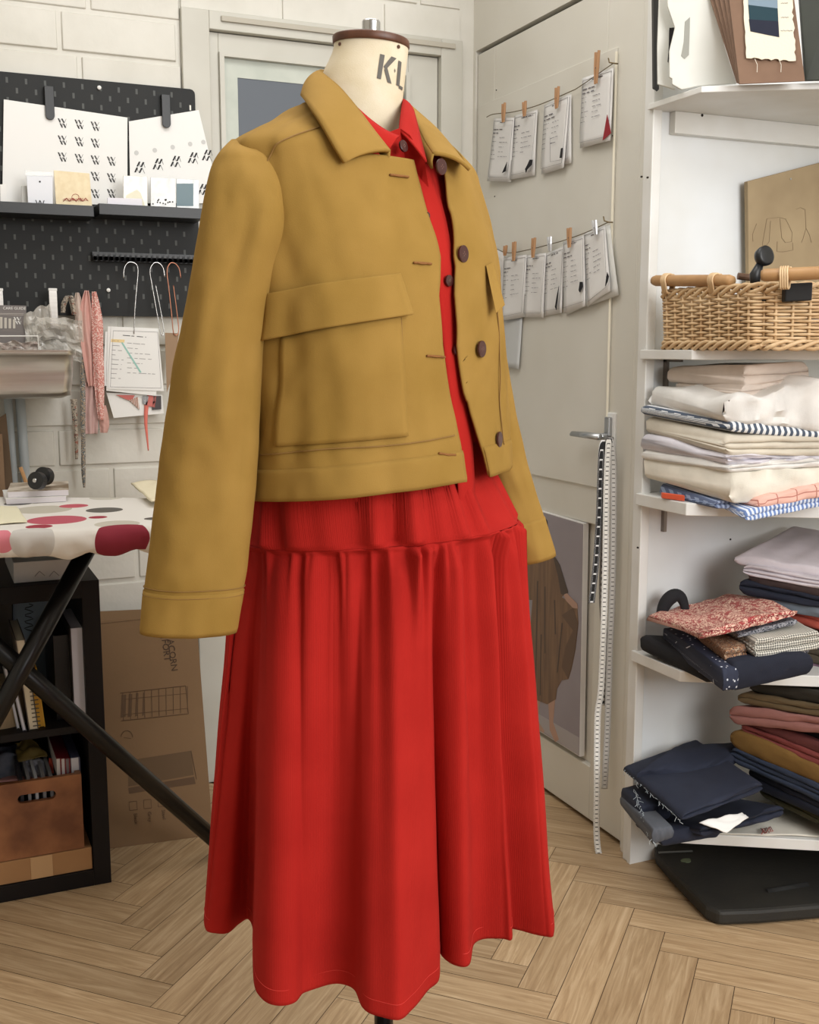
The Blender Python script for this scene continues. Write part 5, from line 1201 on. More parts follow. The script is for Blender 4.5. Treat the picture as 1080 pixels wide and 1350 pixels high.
# fashion print leaning in the lower panel
z9 = lambda x, y: (680+x/3.97, 660+y/3.97)
XP = XD-.004
pr = empty('fashion_print', (XP, 2.4, .2), 'mounted print of a person in a loose brown dress, leaning in the door panel', 'picture')
q = [aX(*z9(x, y), XP) for x, y in ((-60, -2), (357, 120), (335, 1340), (-60, 1090))]; b = MB(); b.slab(q, V((.014, 0, 0))); b.build('mount_board', mat('white_foam_board', (232, 230, 228), .6), pr)
bgm = mat('print_backdrop', (152, 144, 150), .5, c2=(142, 134, 140), scale=4)
q = [aX(*z9(x, y), XP-.001) for x, y in ((-60, 2), (352, 124), (331, 1334), (-60, 1086))]; b = MB(); b.slab(q, V((.001, 0, 0))); pb_ = b.build('printed_backdrop', bgm, pr)
def pf(pts, m, nm, off, par=pb_): b = MB(); b.poly([aX(*z9(x, y), XP-.001-off) for x, y in pts], V((.0004, 0, 0))); return b.build(nm, m, par)
MD = mat('print_brown_dress', (128, 98, 72), .5, c2=(104, 78, 58), scale=14, stretch=(1, 6, .6)); MDd = mat('print_dark_sleeve', (76, 60, 50), .5); MSk = mat('print_skin', (178, 142, 124), .5)
pf([(-60, 1075), (-60, 1030), (90, 1100), (331, 1240), (331, 1334)], mat('print_floor_grey', (166, 160, 162), .5), 'printed_floor', .0004)
pf([(170, 1040), (208, 1020), (196, 1160), (226, 1250), (206, 1264), (178, 1200)], MSk, 'printed_leg', .0006)
pf([(103, 1000), (130, 1020), (116, 1150), (150, 1205), (146, 1216), (108, 1190)], MSk, 'printed_leg', .0006)
pf([(50, 480), (70, 530), (62, 575), (50, 600), (40, 560)], MSk, 'printed_arm', .0006)
pf([(40, 340), (100, 315), (190, 268), (230, 335), (272, 478), (240, 505), (322, 555), (328, 640), (312, 780), (292, 880), (275, 935), (240, 940), (216, 985), (210, 1040), (165, 1066), (105, 1042), (88, 900), (80, 740), (78, 640), (88, 520), (60, 520), (44, 480)], MD, 'printed_dress', .0009)
pf([(190, 268), (230, 335), (274, 478), (262, 500), (236, 488), (222, 400), (205, 330)], MDd, 'printed_sleeve', .0013)
pf([(240, 600), (300, 560), (326, 640), (310, 780), (275, 935), (240, 870), (262, 760), (300, 680)], mat('print_dress_shadow_cloth', (98, 74, 56), .5), 'printed_fold', .0012)
pf([(252, 492), (268, 485), (322, 540), (326, 565), (300, 562), (262, 522)], MSk, 'printed_hand', .0016)
pf([(140, 72), (165, 105), (172, 160), (160, 165), (145, 120)], mat('print_black_hair', (30, 26, 28), .6), 'printed_hair', .0008)
for x0_, y0_, x1_, y1_ in ((112, 420, 100, 1000), (150, 450, 150, 800), (200, 520, 205, 700), (240, 640, 215, 900), (130, 700, 125, 1020)):
    pf([(x0_, y0_), (x0_+6, y0_), (x1_+5, y1_), (x1_, y1_)], MDd, 'printed_crease', .0012)
# tape measures on the lever
M_TW = pattern('tape_white', 'stripe_v', (232, 230, 224), (70, 68, 66), s=95, w=.22); M_TB = pattern('tape_black', 'stripe_v', (22, 22, 24), (226, 226, 226), s=45, w=.16)
M_TG = pattern('tape_grey', 'stripe_v', (206, 204, 200), (110, 108, 106), s=95, w=.22)
def tape(pts, m, lb, w=.020):
    C = catmull([aF(x, y, F) for x, y, F in pts], 120); mb_ = MB(); acc = 0; rows = []; uv = []
    for i, p in enumerate(C):
        if i: acc += (C[i]-C[i-1]).length
        rows.append([p-RT*w/2*.75-V((0, 1, 0))*0, p-RT*w/6, p+RT*w/6, p+RT*w/2*.75]); uv += [(-w/2, acc), (-w*.12, acc), (w*.12, acc), (w/2, acc)]
    # graduation marks only on the inner half: plain edge strips keep the ground colour
    mb_.grid(rows, False, [(u, v if abs(u) < w*.3 else .0) for u, v in uv]); o = mb_.build('tape_measure', [m], smooth=True, solid=.0008); tag(o, lb, 'tape measure', 'tape measures hanging on the door lever'); return o
Fh_ = aX(800, 575, XD-.035).dot(FW)
tape([(797, 580, Fh_-.01), (793, 600, Fh_-.012), (790, 680, Fh_-.01), (786, 740, Fh_-.01), (780, 795, Fh_-.01)], M_TB, 'short black tape measure hanging on the door lever')
tape([(800, 583, Fh_+.02), (797, 700, Fh_), (794, 780, Fh_), (797, 850, Fh_), (795, 930, Fh_)], pattern('tape_dark_marks', 'stripe_v', (196, 194, 190), (40, 38, 40), s=70, w=.5), 'densely marked grey tape measure between the black and white ones')
tape([(803, 578, Fh_-.014), (800, 640, Fh_-.016), (798, 760, Fh_-.02), (793, 900, Fh_-.03), (788, 945, Fh_-.03), (787, 1040, Fh_-.05), (787, 1105, Fh_-.06), (792, 1135, Fh_-.065), (797, 1147, Fh_-.07)], M_TW, 'longest white tape measure reaching down to the floor')
tape([(805, 576, Fh_-.012), (809, 620, Fh_-.012), (808, 760, Fh_-.012), (804, 860, Fh_-.012), (801, 960, Fh_-.012), (797, 1040, Fh_-.012)], M_TG, 'second longest pale grey tape measure on the right of the lever')
# ================================================================ corner shelves
FL0 = V((1.432, 1.842, 0)); FDIR = V((.24, -.145, 0)).normalized()
def shelf(zt, th, lb, m=M_SHW):
    a = FL0.copy(); c = a+FDIR*.75
    P = [V((1.432, YS-.001, zt)), V((a.x, a.y, zt)), V((c.x, c.y, zt)), V((2.3, 1.45, zt)), V((2.3, YS-.001, zt))]
    b = MB(); b.poly(P[::-1], -UP*th); o = b.build('corner_shelf', m, bevel=.0015); tag(o, lb, 'shelf', 'white corner shelves'); return o
ZS = [1.688, 1.178, .865, .508, .148]
for z, th, lb in zip(ZS, (.012, .02, .026, .024, .024), ('topmost white shelf carrying the brown folders', 'white shelf under the wicker basket', 'white shelf under the pale folded fabrics', 'white shelf under the red paisley cloth', 'lowest white shelf under the denim pile')): shelf(z, th, lb)
b = MB(); a = aY(888, 141, YS-.012); b.box((a.x, YS-.02, ZS[0]-.012-.045), (2.2, YS, ZS[0]-.012)); o = b.build('batten', M_SHW, bevel=.0015); tag(o, 'white wooden batten under the topmost shelf', 'batten')
for px_ in ((926, 152), (1073, 162)):
    p = aY(*px_, YS-.0205); b = MB(); b.disc(p, (0, 1, 0), .003, .001, 10); b.build('screw', M_DARK, o)
for x, z in ((878, ZS[1]), (882, ZS[2])):
    p = aY(x, 480, YS-.005); b = MB(); b.box((p.x-.003, YS-.012, z-.09), (p.x+.004, YS, z-.02)); b.box((p.x-.003, YS-.06, z-.026), (p.x+.004, YS, z-.02)); o = b.build('shelf_bracket', mat('dull_steel', (140, 132, 126), .4, .7)); tag(o, 'small steel bracket under the basket shelf' if z == ZS[1] else 'small steel bracket under the pale fabric shelf', 'bracket', 'shelf brackets')
for px_ in ((846, 233), (854, 234), (841, 722), (963, 711), (865, 337)):
    p = aY(*px_, YS-.013 if px_[0] < 860 else YS); b = MB(); b.disc(p, (0, 1, 0), .0022, .003, 8); o = b.build('nail_head', M_DARK); o['kind'] = 'structure'; o.name = 'trim_nail'
# ---------------- folded cloth
def cloth(BL, FLc, FR, m, lb, n=3, seed=0, amp=.004, F=(2.40, 2.17, 2.16), cat='fabric', group=None, name='folded_fabric', N=34, sag=0, ratio=None):
    """folded cloth: corners given as (px, ytop, ybottom); layers loop round the front edge"""
    def C(c, f): return aF(c[0], c[1], f), aF(c[0], c[2], f)
    (bt, bb), (ft_, fb_), (rt_, rb) = C(BL, F[0]), C(FLc, F[1]), C(FR, F[2])
    brt, brb = bt+rt_-ft_, bb+rb-fb_
    rows = []; uv = []; random.seed(seed)
    # profile across depth: v 0 front .. 1 back, w 0 bottom .. 1 top ; ribbon outline of n layers
    prof = []; K = 10
    lay = 1.0/n
    jf = [random.uniform(-.02, .03) for _ in range(n+1)]; jb = [random.uniform(-.03, .02) for _ in range(n+1)]
    # outer outline from back-bottom forward, up the rounded layer fronts, to the back, down the rear
    pts = [(1.0, 0.0), (.66, 0), (.33, 0)]
    for k in range(n):
        z0, z1_ = k*lay, (k+1)*lay; v0 = .03+abs(jf[k])
        for s in range(7):
            a = -math.pi/2+math.pi*s/6; pts.append((v0-(.03)*math.cos(a), (z0+z1_)/2+lay*.5*math.sin(a)))
        if k < n-1: pts.append((v0+.05, z1_)); 
    pts += [(.33, 1), (.66, 1), (.97, 1), (1.0, .9), (1.0, .1)]
    L_ = (rt_-ft_).length
    for i in range(N+1):
        u = i/N; row = []; e = min(u, 1-u)*N
        rd = 0 if e >= 2 else (1-e/2)
        acc = 0; pv = None
        for (v, w) in pts:
            vv, ww = v, .5+(w-.5)*(1-.5*rd*rd)
            t = (ft_*(1-u)+rt_*u)*(1-vv)+(bt*(1-u)+brt*u)*vv; bo = (fb_*(1-u)+rb*u)*(1-vv)+(bb*(1-u)+brb*u)*vv
            p = bo.lerp(t, ww)
            d = amp*(nz(p.x*9+seed, p.y*9, w*2.0)+.6*nz(p.x*25, p.y*25, w*6+seed))
            p = p+UP*d*(.4+w)+(-FW*.7*amp*1.6*nz(u*6, w*5, seed+3))*(1 if v < .3 else .3) - RT*(amp*1.2*nz(v*5, w*7, seed+8)) * (1 if u < .1 else 0)
            if pv is not None: acc += (p-pv).length
            pv = p; row.append(p); uv.append((u*L_, acc))
        rows.append(row)
    b = MB(); b.grid(rows, False, uv); o_ = len(rows[0]); nrow = len(rows)
    b.f.append(tuple(range(o_))[::-1]); b.m.append(0); b.f.append(tuple((nrow-1)*o_+k for k in range(o_))); b.m.append(0)
    # close the rear seam
    for i in range(nrow-1): b.f.append((i*o_+o_-1, i*o_, (i+1)*o_, (i+1)*o_+o_-1)); b.m.append(0)
    b.uv[len(b.f)-nrow-1] = [(uv[k][1]*.3, uv[k][1]) for k in range(o_)][::-1]
    o = b.build(name, m, smooth=True); tag(o, lb, cat, group)
    md = o.modifiers.new('e', 'EDGE_SPLIT'); md.split_angle = math.radians(80); return o
def cm(name, c, c2=None, **k): return mat(name, c, .88, c2=c2 or tuple(int(v*.93) for v in c), scale=18, sheen=.15, bump=.2, bscale=500, **k)
GP, GC, GD = 'pale fabrics on the second shelf down', 'fabrics on the paisley shelf', 'fabrics on the lowest shelf'
BEI = cm('beige_linen', (216, 202, 190)); CRM = cm('cream_cotton', (232, 226, 212)); WHT = cm('white_cotton', (236, 234, 230)); TAU = cm('taupe_wool', (212, 204, 188)); LIL = cm('lilac_white', (216, 212, 220))
cloth((870, 638, 652), (945, 662, 672), (1000, 656, 668), pattern('blue_grey_stripe', 'stripe', (150, 164, 192), (92, 104, 134), s=110), 'grey-blue striped fabric poking out at the bottom left of the pale stack', 2, 1, F=(2.38, 2.2, 2.2), group=GP)
cloth((930, 650, 660), (985, 676, 690), (1110, 646, 664), pattern('blue_white_stripe', 'stripe', (214, 222, 236), (106, 132, 184), s=120), 'blue and white striped fabric hanging over the shelf edge', 2, 2, F=(2.3, 2.14, 2.16), group=GP)
cloth((935, 645, 653), (1000, 657, 672), (1110, 633, 651), pattern('pink_check', 'check', (228, 182, 168), (180, 118, 106), s=26, w=.06), 'pink windowpane checked fabric at the bottom of the pale stack', 1, 3, F=(2.28, 2.15, 2.15), group=GP)
cloth((850, 603, 632), (965, 623, 666), (1110, 612, 648), CRM, 'thick cream bundle, lowest of the large pale fabrics', 1, 4, .009, group=GP)
cloth((846, 592, 606), (962, 612, 624), (1110, 600, 614), WHT, 'smooth white fabric lying on the thick cream bundle', 2, 5, .004, group=GP)
cloth((845, 572, 594), (960, 597, 614), (1110, 598, 608), LIL, 'lilac-white fabric with blue edge under the taupe roll', 2, 6, .009, group=GP)
cloth((852, 548, 572), (958, 574, 602), (1110, 574, 602), TAU, 'taupe folded fabric showing coiled layers at its corner', 3, 7, .003, group=GP)
cloth((846, 532, 547), (964, 556, 570), (1110, 570, 582), pattern('navy_white_stripe', 'stripe', (230, 232, 234), (72, 84, 102), s=85), 'navy and white striped fabric in the middle of the pale stack', 1, 8, .003, group=GP)
cloth((858, 512, 538), (958, 526, 556), (1110, 500, 572), WHT, 'large crumpled white fabric near the top of the pale stack', 1, 9, .015, group=GP)
cloth((892, 502, 512), (978, 508, 526), (1080, 496, 518), BEI, 'second beige fabric, just under the topmost one', 2, 10, .004, F=(2.38, 2.2, 2.22), group=GP)
cloth((880, 484, 504), (982, 481, 511), (1067, 476, 503), BEI, 'topmost beige folded fabric under the basket shelf', 2, 11, .003, F=(2.39, 2.2, 2.24), group=GP)
b = MB(); a = aF(873, 655, 2.24); c1_k = aZ(873, 657, .8665); c2_k = aZ(903, 661, .8665); b.slab([c1_k+UP*.012, c2_k+UP*.012, c2_k, c1_k], FW*.012); o = b.build('small_clip', mat('orange_plastic', (216, 92, 62), .4), bevel=.0015); tag(o, 'small orange clip on the shelf edge beneath the pale fabrics', 'clip')
# paisley shelf, rear stack first
LS = cm('lilac_satin', (208, 200, 206)); NAV = cm('navy_cotton', (20, 25, 42)); BRN = cm('dark_brown_cotton', (58, 42, 40)); BLK = cm('black_cotton', (24, 24, 28))
Fr = (2.52, 2.32, 2.22)
cloth((1010, 862, 884), (1056, 868, 886), (1130, 890, 905), cm('mauve_cotton', (150, 122, 140)), 'mauve fabric lowest in the right-hand stack', 1, 20, F=Fr, group=GC)
cloth((1010, 842, 862), (1052, 846, 868), (1130, 872, 890), cm('khaki_dark', (92, 84, 70)), 'dark khaki fabric low in the right-hand stack', 2, 21, F=Fr, group=GC)
cloth((1010, 820, 842), (1046, 824, 846), (1130, 846, 872), cm('slate_lilac', (96, 92, 120)), 'slate lilac fabric under the coral one', 2, 22, F=Fr, group=GC)
cloth((1000, 790, 812), (1040, 797, 816), (1130, 822, 846), cm('coral_cotton', (196, 92, 78)), 'coral red fabric beside the paisley cloth', 2, 23, F=Fr, group=GC)
cloth((985, 768, 790), (1000, 782, 800), (1130, 808, 824), cm('grey_blue_cotton', (118, 128, 140)), 'thin grey-blue fabric above the coral one', 1, 24, F=Fr, group=GC)
cloth((1010, 755, 766), (975, 762, 784), (1130, 796, 810), NAV, 'navy fabric in the right-hand stack under the brown one', 2, 25, F=Fr, group=GC)
cloth((1020, 745, 756), (986, 756, 770), (1130, 784, 798), BRN, 'dark brown fabric under the satin sheets', 1, 26, F=Fr, group=GC)
cloth((1030, 722, 742), (979, 746, 759), (1130, 770, 786), LS, 'lower lilac-white satin fabric in the right-hand stack', 3, 27, .003, F=Fr, group=GC)
cloth((1044, 694, 706), (967, 733, 746), (1130, 756, 772), LS, 'upper lilac-white satin fabric topping the right-hand stack', 1, 28, .004, F=(2.56, 2.34, 2.24), group=GC)
# front-left stack
DOT = pattern('navy_dotted', 'dots', (36, 42, 62), (206, 210, 220), s=85, w=.2); FLO = pattern('brown_floral', 'floral', (168, 124, 90), (84, 66, 60), s=170, c3=(206, 180, 150), w=.1); GIN = pattern('gingham', 'gingham', (222, 218, 206), (68, 66, 64), s=190); DKF = pattern('dark_floral', 'floral', (48, 52, 64), (150, 150, 156), s=150, c3=(34, 36, 46), w=.12); PAI = pattern('paisley', 'floral', (224, 188, 168), (146, 50, 54), s=110, c3=(172, 66, 66), w=.10)
cloth((845, 838, 858), (930, 880, 901), (1010, 880, 900), BLK, 'black fabric with brown edge lowest at the left of the shelf', 2, 30, .004, F=(2.38, 2.2, 2.22), group=GC)
cloth((900, 838, 868), (966, 874, 914), (1074, 862, 890), NAV, 'large dark navy fabric drooping over the shelf edge', 1, 31, .004, F=(2.36, 2.10, 2.12), group=GC)
cloth((874, 826, 850), (956, 884, 914), (976, 880, 912), DOT, 'navy fabric with white dots rolled at the stack corner', 1, 32, .003, F=(2.37, 2.08, 2.10), group=GC)
b = MB(); b.tube(catmull([aF(872, 822, 2.385), aF(873, 806, 2.39), aF(880, 792, 2.39), aF(890, 785, 2.39), aF(899, 789, 2.39), aF(905, 806, 2.385)], 24), [.006+.006*math.sin(math.pi*k/23) for k in range(24)], 14, flat=1.3); o = b.build('folded_fabric', BLK, smooth=True); tag(o, 'black rolled fabric showing behind the red paisley cloth', 'fabric', GC)
cloth((915, 832, 842), (956, 856, 872), (985, 850, 870), FLO, 'brown floral fabric under the gingham one', 2, 34, .003, F=(2.3, 2.14, 2.16), group=GC)
cloth((975, 856, 868), (1010, 862, 876), (1068, 846, 862), DKF, 'dark flowered fabric under the gingham one', 1, 35, .003, F=(2.3, 2.17, 2.18), group=GC)
cloth((945, 815, 834), (996, 846, 870), (1084, 832, 856), GIN, 'small black and white gingham folded fabric', 3, 36, .003, F=(2.32, 2.13, 2.17), group=GC)
cloth((940, 812, 822), (974, 836, 842), (1052, 815, 824), DKF, 'dark flowered fabric between gingham and paisley', 1, 37, .003, F=(2.33, 2.16, 2.2), group=GC)
cloth((853, 811, 819), (926, 830, 844), (1052, 797, 812), PAI, 'red and pink paisley cloth folded on top of the stack', 2, 38, .010, F=(2.38, 2.12, 2.2), group=GC)
# lowest shelf, right stack
Fs = (2.5, 2.34, 2.14)
for BLc, FLc, FRc, m, lb, n, sd in (
    ((1010, 1030, 1042), (1003, 1036, 1050), (1130, 1098, 1112), cm('olive_green', (58, 56, 34)), 'dark olive fabric at the bottom of the slanting stack', 2, 40),
    ((1000, 1005, 1020), (988, 1010, 1036), (1130, 1080, 1100), NAV, 'deep navy fabric second from the bottom of the slanting stack', 2, 41),
    ((1000, 980, 995), (964, 985, 1004), (1130, 1056, 1082), cm('slate_navy', (42, 52, 72)), 'slate navy fabric under the mustard roll', 3, 42),
    ((1010, 952, 966), (962, 958, 986), (1130, 1030, 1056), cm('mustard_brown', (124, 92, 42)), 'mustard brown rolled fabric in the slanting stack', 1, 43),
    ((1010, 945, 960), (978, 954, 966), (1130, 1012, 1034), cm('rust_cotton', (132, 62, 58)), 'rust red fabric above the mustard roll', 2, 44),
    ((1015, 940, 950), (984, 944, 956), (1130, 998, 1014), cm('burgundy_brown', (104, 52, 50)), 'burgundy fabric above the rust one', 1, 45),
    ((1040, 940, 950), (1030, 952, 962), (1130, 968, 998), BLK, 'black fabric under the pink cloth at the right', 1, 46),
    ((1010, 925, 940), (962, 930, 955), (1130, 950, 972), cm('dusty_pink', (168, 116, 108)), 'dusty pink cloth bulging from the slanting stack', 2, 47),
    ((1010, 905, 915), (972, 912, 927), (1130, 936, 954), cm('khaki_cotton', (112, 94, 66)), 'khaki brown fabric near the top of the slanting stack', 2, 48),
    ((1020, 896, 904), (988, 900, 912), (1130, 918, 938), cm('black_khaki', (52, 48, 40)), 'blackish fabric topping the slanting stack', 1, 49)):
    cloth(BLc, FLc, FRc, m, lb, n, sd, .004, F=Fs, group=GD)
sheet('cream_cloth', [aZ(x, y, ZS[4]) for x, y in ((925, 1100), (1115, 1106), (1115, 1060), (1000, 1058))], .002, CRM, 'cream cloth with small red stitching spread on the lowest shelf', 'cloth', .006, 6)
random.seed(4); b = MB(); b.tube([aZ(1004+14*k/20+2.5*math.sin(k*2.1), 1096-3*k/20+4*math.cos(k*1.7), ZS[4]+.011) for k in range(21)], .0007, 4); b.build('stitched_mark', M_REDT, bpy.data.objects['cream_cloth'], smooth=True)
# denim pile
DEN = cm('dark_denim', (34, 40, 58), (28, 33, 50)); DENB = cm('denim_reverse', (84, 88, 96))
def fray(o, a, c, n, ln, m, seed):
    random.seed(seed); b = MB()
    for k in range(n):
        p = a.lerp(c, (k+random.random())/n); d = V((random.uniform(-1, 1), random.uniform(-1, 0), random.uniform(-1.6, -.3))).normalized()*ln*random.uniform(.4, 1.2)
        b.tube([p, p+d*.5+RT*random.uniform(-.004, .004), p+d], .00045, 4, cap=False)
    q = b.build('frayed_threads', m, o); q['kind'] = 'stuff'
M_THR = mat('pale_thread', (176, 186, 192), .8)
cloth((838, 1072, 1092), (872, 1096, 1117), (950, 1088, 1104), DEN, 'lowest dark denim piece drooping over the shelf corner', 1, 60, .004, F=(2.36, 2.14, 2.16), group='denim pieces on the lowest shelf')
cloth((836, 1070, 1080), (925, 1090, 1106), (1034, 1062, 1078), DEN, 'wide dark denim piece in the middle of the denim pile', 2, 61, .005, F=(2.36, 2.12, 2.22), group='denim pieces on the lowest shelf')
o = cloth((818, 1050, 1062), (862, 1094, 1117), (890, 1090, 1108), DENB, 'grey turned-back denim strip with frayed edge', 1, 62, .003, F=(2.36, 2.09, 2.10), group='denim pieces on the lowest shelf'); fray(o, aF(836, 1040, 2.3), aF(862, 1112, 2.085), 36, .012, M_THR, 3)
cloth((819, 1036, 1058), (845, 1064, 1086), (885, 1058, 1080), DEN, 'dark denim corner sticking out at the left of the pile', 1, 64, .003, F=(2.36, 2.22, 2.24), group='denim pieces on the lowest shelf')
cloth((887, 983, 998), (840, 1018, 1030), (950, 1010, 1024), DEN, 'folded denim corner peeking out behind the top piece', 1, 65, .004, F=(2.39, 2.3, 2.3), group='denim pieces on the lowest shelf')
o = cloth((822, 1010, 1018), (900, 1074, 1084), (1006, 1030, 1044), DEN, 'topmost large square of dark denim', 2, 63, .004, F=(2.37, 2.10, 2.2), group='denim pieces on the lowest shelf'); fray(o, aF(822, 1014, 2.365), aF(898, 1082, 2.095), 34, .011, M_THR, 5)
sheet('paper_label', [aF(922, 1086, 2.12), aF(978, 1074, 2.16), aF(987, 1079, 2.15), aF(958, 1100, 2.11)], .002, M_PAP, 'crumpled white paper label at the front of the denim pile', 'label', .006, 9, N=10)
# ---------------- wicker basket
M_WK = mat('peeled_willow', (220, 192, 152), .5, c2=(200, 166, 124), scale=30); M_WKR = mat('basket_handle_wood', (186, 146, 100), .5, c2=(160, 120, 78), scale=9)
bt_, ct, rt2 = aF(866, 382, 2.37), aF(1000, 378, 2.10), aF(1130, 374, 2.02)
zt_b = (ct.z+bt_.z)/2; zb_b = ZS[1]+.004
c0_ = V((aF(870, 455, 2.37).x, aF(870, 455, 2.37).y, 0)); c1_ = V((aF(1000, 462, 2.10).x, aF(1000, 462, 2.10).y, 0)); c2_ = c1_+FDIR*.36+V((.02, -.02, 0)); c3_ = c0_+(c2_-c1_)
if c3_.y > YS-.02: c3_.y = YS-.02
if c0_.y > YS-.02: c0_.y = YS-.02
bk = empty('wicker_basket', ((c0_.x+c2_.x)/2, (c0_.y+c2_.y)/2, zb_b), 'pale wicker basket with wooden bar handles on the white shelf', 'basket')
corners = [c0_, c1_, c2_, c3_]
def perim(s, flare=0):    # s in [0,4)
    k = int(s) % 4; u = s-int(s); a, c = corners[k], corners[(k+1) % 4]; p = a.lerp(c, u); cc_ = sum(corners, V((0, 0, 0)))/4
    e = min(u, 1-u); rnd = max(0, .05-e)*.35; return p+(p-cc_).normalized()*(flare-rnd)
cnt = [11, 13, 11, 13]; SP = []
for k in range(4):
    for i in range(cnt[k]): SP.append(k+i/cnt[k])
NSK = len(SP); H_ = zt_b-zb_b
b = MB(); NR = 15
for r in range(NR):
    z = zb_b+.012+(H_-.03)*r/(NR-1); fl = .006*(r/NR); pts = []
    for i in range(NSK*4+1):
        s = i/4; k = int(s) % NSK; s0 = SP[k]; s1 = SP[(k+1) % NSK] if k+1 < NSK else 4.0; ss = s0+(s1-s0)*(s-int(s)); wv = math.cos(math.pi*(s+r)); pts.append(perim(ss % 4, fl+.0038*wv)+UP*(z+.0012*nz(s*.8, r*3.1)))
    b.tube(pts, .0031, 5)
b.build('woven_sides', M_WK, bk, smooth=True)
b = MB()
for s in SP: b.tube([perim(s, 0)+UP*zb_b, perim(s, .003)+UP*(zb_b+H_/2), perim(s, .006)+UP*(zt_b-.006)], .0032, 6)
b.build('stake', M_WK, bk, smooth=True)
for nm, zc, fl0 in (('rim_braid', zt_b-.006, .006), ('foot_braid', zb_b+.005, .002)):
    b = MB()
    for ph in range(3):
        pts = []
        for i in range(NSK*3+1):
            s = i/3; k = int(s) % NSK; s0 = SP[k]; s1 = SP[(k+1) % NSK] if k+1 < NSK else 4.0; ss = (s0+(s1-s0)*(s-int(s))) % 4; a = 2*math.pi*(s/3+ph/3); pts.append(perim(ss, fl0+.0045*math.cos(a))+UP*(zc+.0075*math.sin(a)))
        b.tube(pts, .0042, 6)
    b.build(nm, M_WK, bk, smooth=True)
b = MB(); b.poly([p.lerp(sum(corners, V((0, 0, 0)))/4, .03)+UP*(zb_b+.003) for p in corners][::-1], UP*.004); b.build('base', M_WK, bk)
b = MB(); cc_ = sum(corners, V((0, 0, 0)))/4; b.poly([p.lerp(cc_, .05)+UP*(zt_b-.03) for p in corners][::-1], UP*.003); o = b.build('dark_interior_sheet', mat('basket_interior_dark', (16, 16, 18), .9)); tag(o, 'black sheet across the wicker basket standing for its dark interior', 'cloth')  # flat black sheet added in place of the basket's dark interior
for (pa, pb2), lb in (((aF(862, 370, 2.375), aF(966, 370, 2.17)), 0), ((aF(1004, 363, 2.07), aF(1120, 358, 2.0)), 1)):
    pts = [pa, pa.lerp(pb2, .04), pa.lerp(pb2, .5), pa.lerp(pb2, .96), pb2]; b = MB(); b.tube(pts, [.009, .0115, .0118, .0115, .009], 18); hb_ = b.build('handle_bar', M_WKR, bk, smooth=True)
    for u0 in ((.2, .8) if not lb else (.28,)):
        b = MB(); d = (pb2-pa).normalized(); c = pa.lerp(pb2, u0); pts = []
        sd = d.cross(UP).normalized()
        for i in range(60): a = 2*math.pi*i/15; pts.append(c+d*(.016*i/60-.008)+UP*(.0137*math.cos(a)-(.012 if math.cos(a) < -.6 else 0))+sd*.0137*math.sin(a))
        b.tube(pts, .0021, 6); b.build('cane_binding', M_WK, hb_, smooth=True)
# black slab added under the front handle stands for the dark open grip
b = MB(); q0 = aF(1036, 374, 2.066); q1 = aF(1072, 372, 2.051); q2 = aF(1071, 396, 2.051); q3 = aF(1035, 398, 2.066); b.slab([q0, q1, q2, q3], FW*.02); o = b.build('grip_gap_slab', mat('grip_gap_black', (14, 14, 17), .6), bevel=.002); tag(o, 'black slab standing for the dark grip opening of the basket', 'box')
# knobbed black tool in the basket
t0, t1 = aF(996, 362, 2.17), aF(1007, 338, 2.17); tool = empty('black_tool', (t0.x, t0.y, t0.z-.03), 'black tool with round knob sticking out of the basket', 'tool')
b = MB(); b.tube([t0-UP*.03, t0, t0.lerp(t1, .6)], [.008, .011, .007], 14); b.build('stem', M_BLKP, tool, smooth=True)
ax = (-FW+RT*.5+UP*.2).normalized(); b = MB(); b.tube([t1-ax*.012, t1-ax*.008, t1, t1+ax*.008, t1+ax*.010], [.008, .0165, .019, .019, .014], 26); b.build('knob', M_BLKP, tool, smooth=True)
b = MB(); a = aF(973, 364, 2.22); c = aF(990, 366, 2.22); b.tube([a, c], .007, 10); o = b.build('wooden_spool', mat('dark_wood_spool', (112, 84, 66), .6)); tag(o, 'small brown wooden spool between the basket handles', 'spool')
# brown paper pattern on the wall behind
P = [aY(986, 239, YS-.03), aY(1110, 207, YS-.03), aY(1110, 400, YS-.03), aY(988, 400, YS-.03)]; 
b = MB(); b.slab(P, (0, .012, 0)); o = b.build('kraft_envelope', mat('kraft_paper', (166, 146, 114), .85, c2=(150, 130, 100), scale=9), bevel=.001); tag(o, 'large brown kraft envelope with faint pencil drawings behind the basket', 'envelope')
b = MB(); zk = lambda x, y: (980+x/8.44, 200+y/8.44)
def pline(pts, w=.0006): b.tube([aY(*zk(x, y), YS-.0305) for x, y in pts], w, 4)
pline([(265, 745), (220, 1000), (215, 1045), (260, 1040), (290, 1000), (305, 770)]); pline([(410, 745), (430, 960), (470, 1010), (540, 1000), (545, 900), (500, 800), (470, 745)]); pline([(265, 745), (400, 730), (480, 750)]); pline([(380, 1000), (375, 1110), (440, 1115), (555, 1095), (550, 1010)]); pline([(150, 800), (105, 920), (110, 1000)]); pline([(690, 640), (700, 850), (740, 930), (760, 1010)]); pline([(700, 850), (670, 960), (650, 1010)]); pline([(590, 640), (640, 620), (680, 640)])
b.build('pencil_drawing', mat('pencil_line', (134, 114, 88), .8), o)
b = MB(); b.disc(aY(*zk(530, 303), YS-.031), (0, 1, 0), .0022, .001, 10); b.build('rivet', M_CHR, o)
# ---------------- top shelf items
zt5 = lambda x, y: (860+x/4.909, y/4.909)
def panel(px, F, dv, m, nm, lb, cat, zf=zt5, grp=None, zb=ZS[0]+.001, bev=.001):
    P = [aF(*zf(x, y), f) for (x, y), f in zip(px, F)]
    b = MB(); b.slab(P, dv); o = b.build(nm, m, bevel=bev); tag(o, lb, cat, grp); return o, P
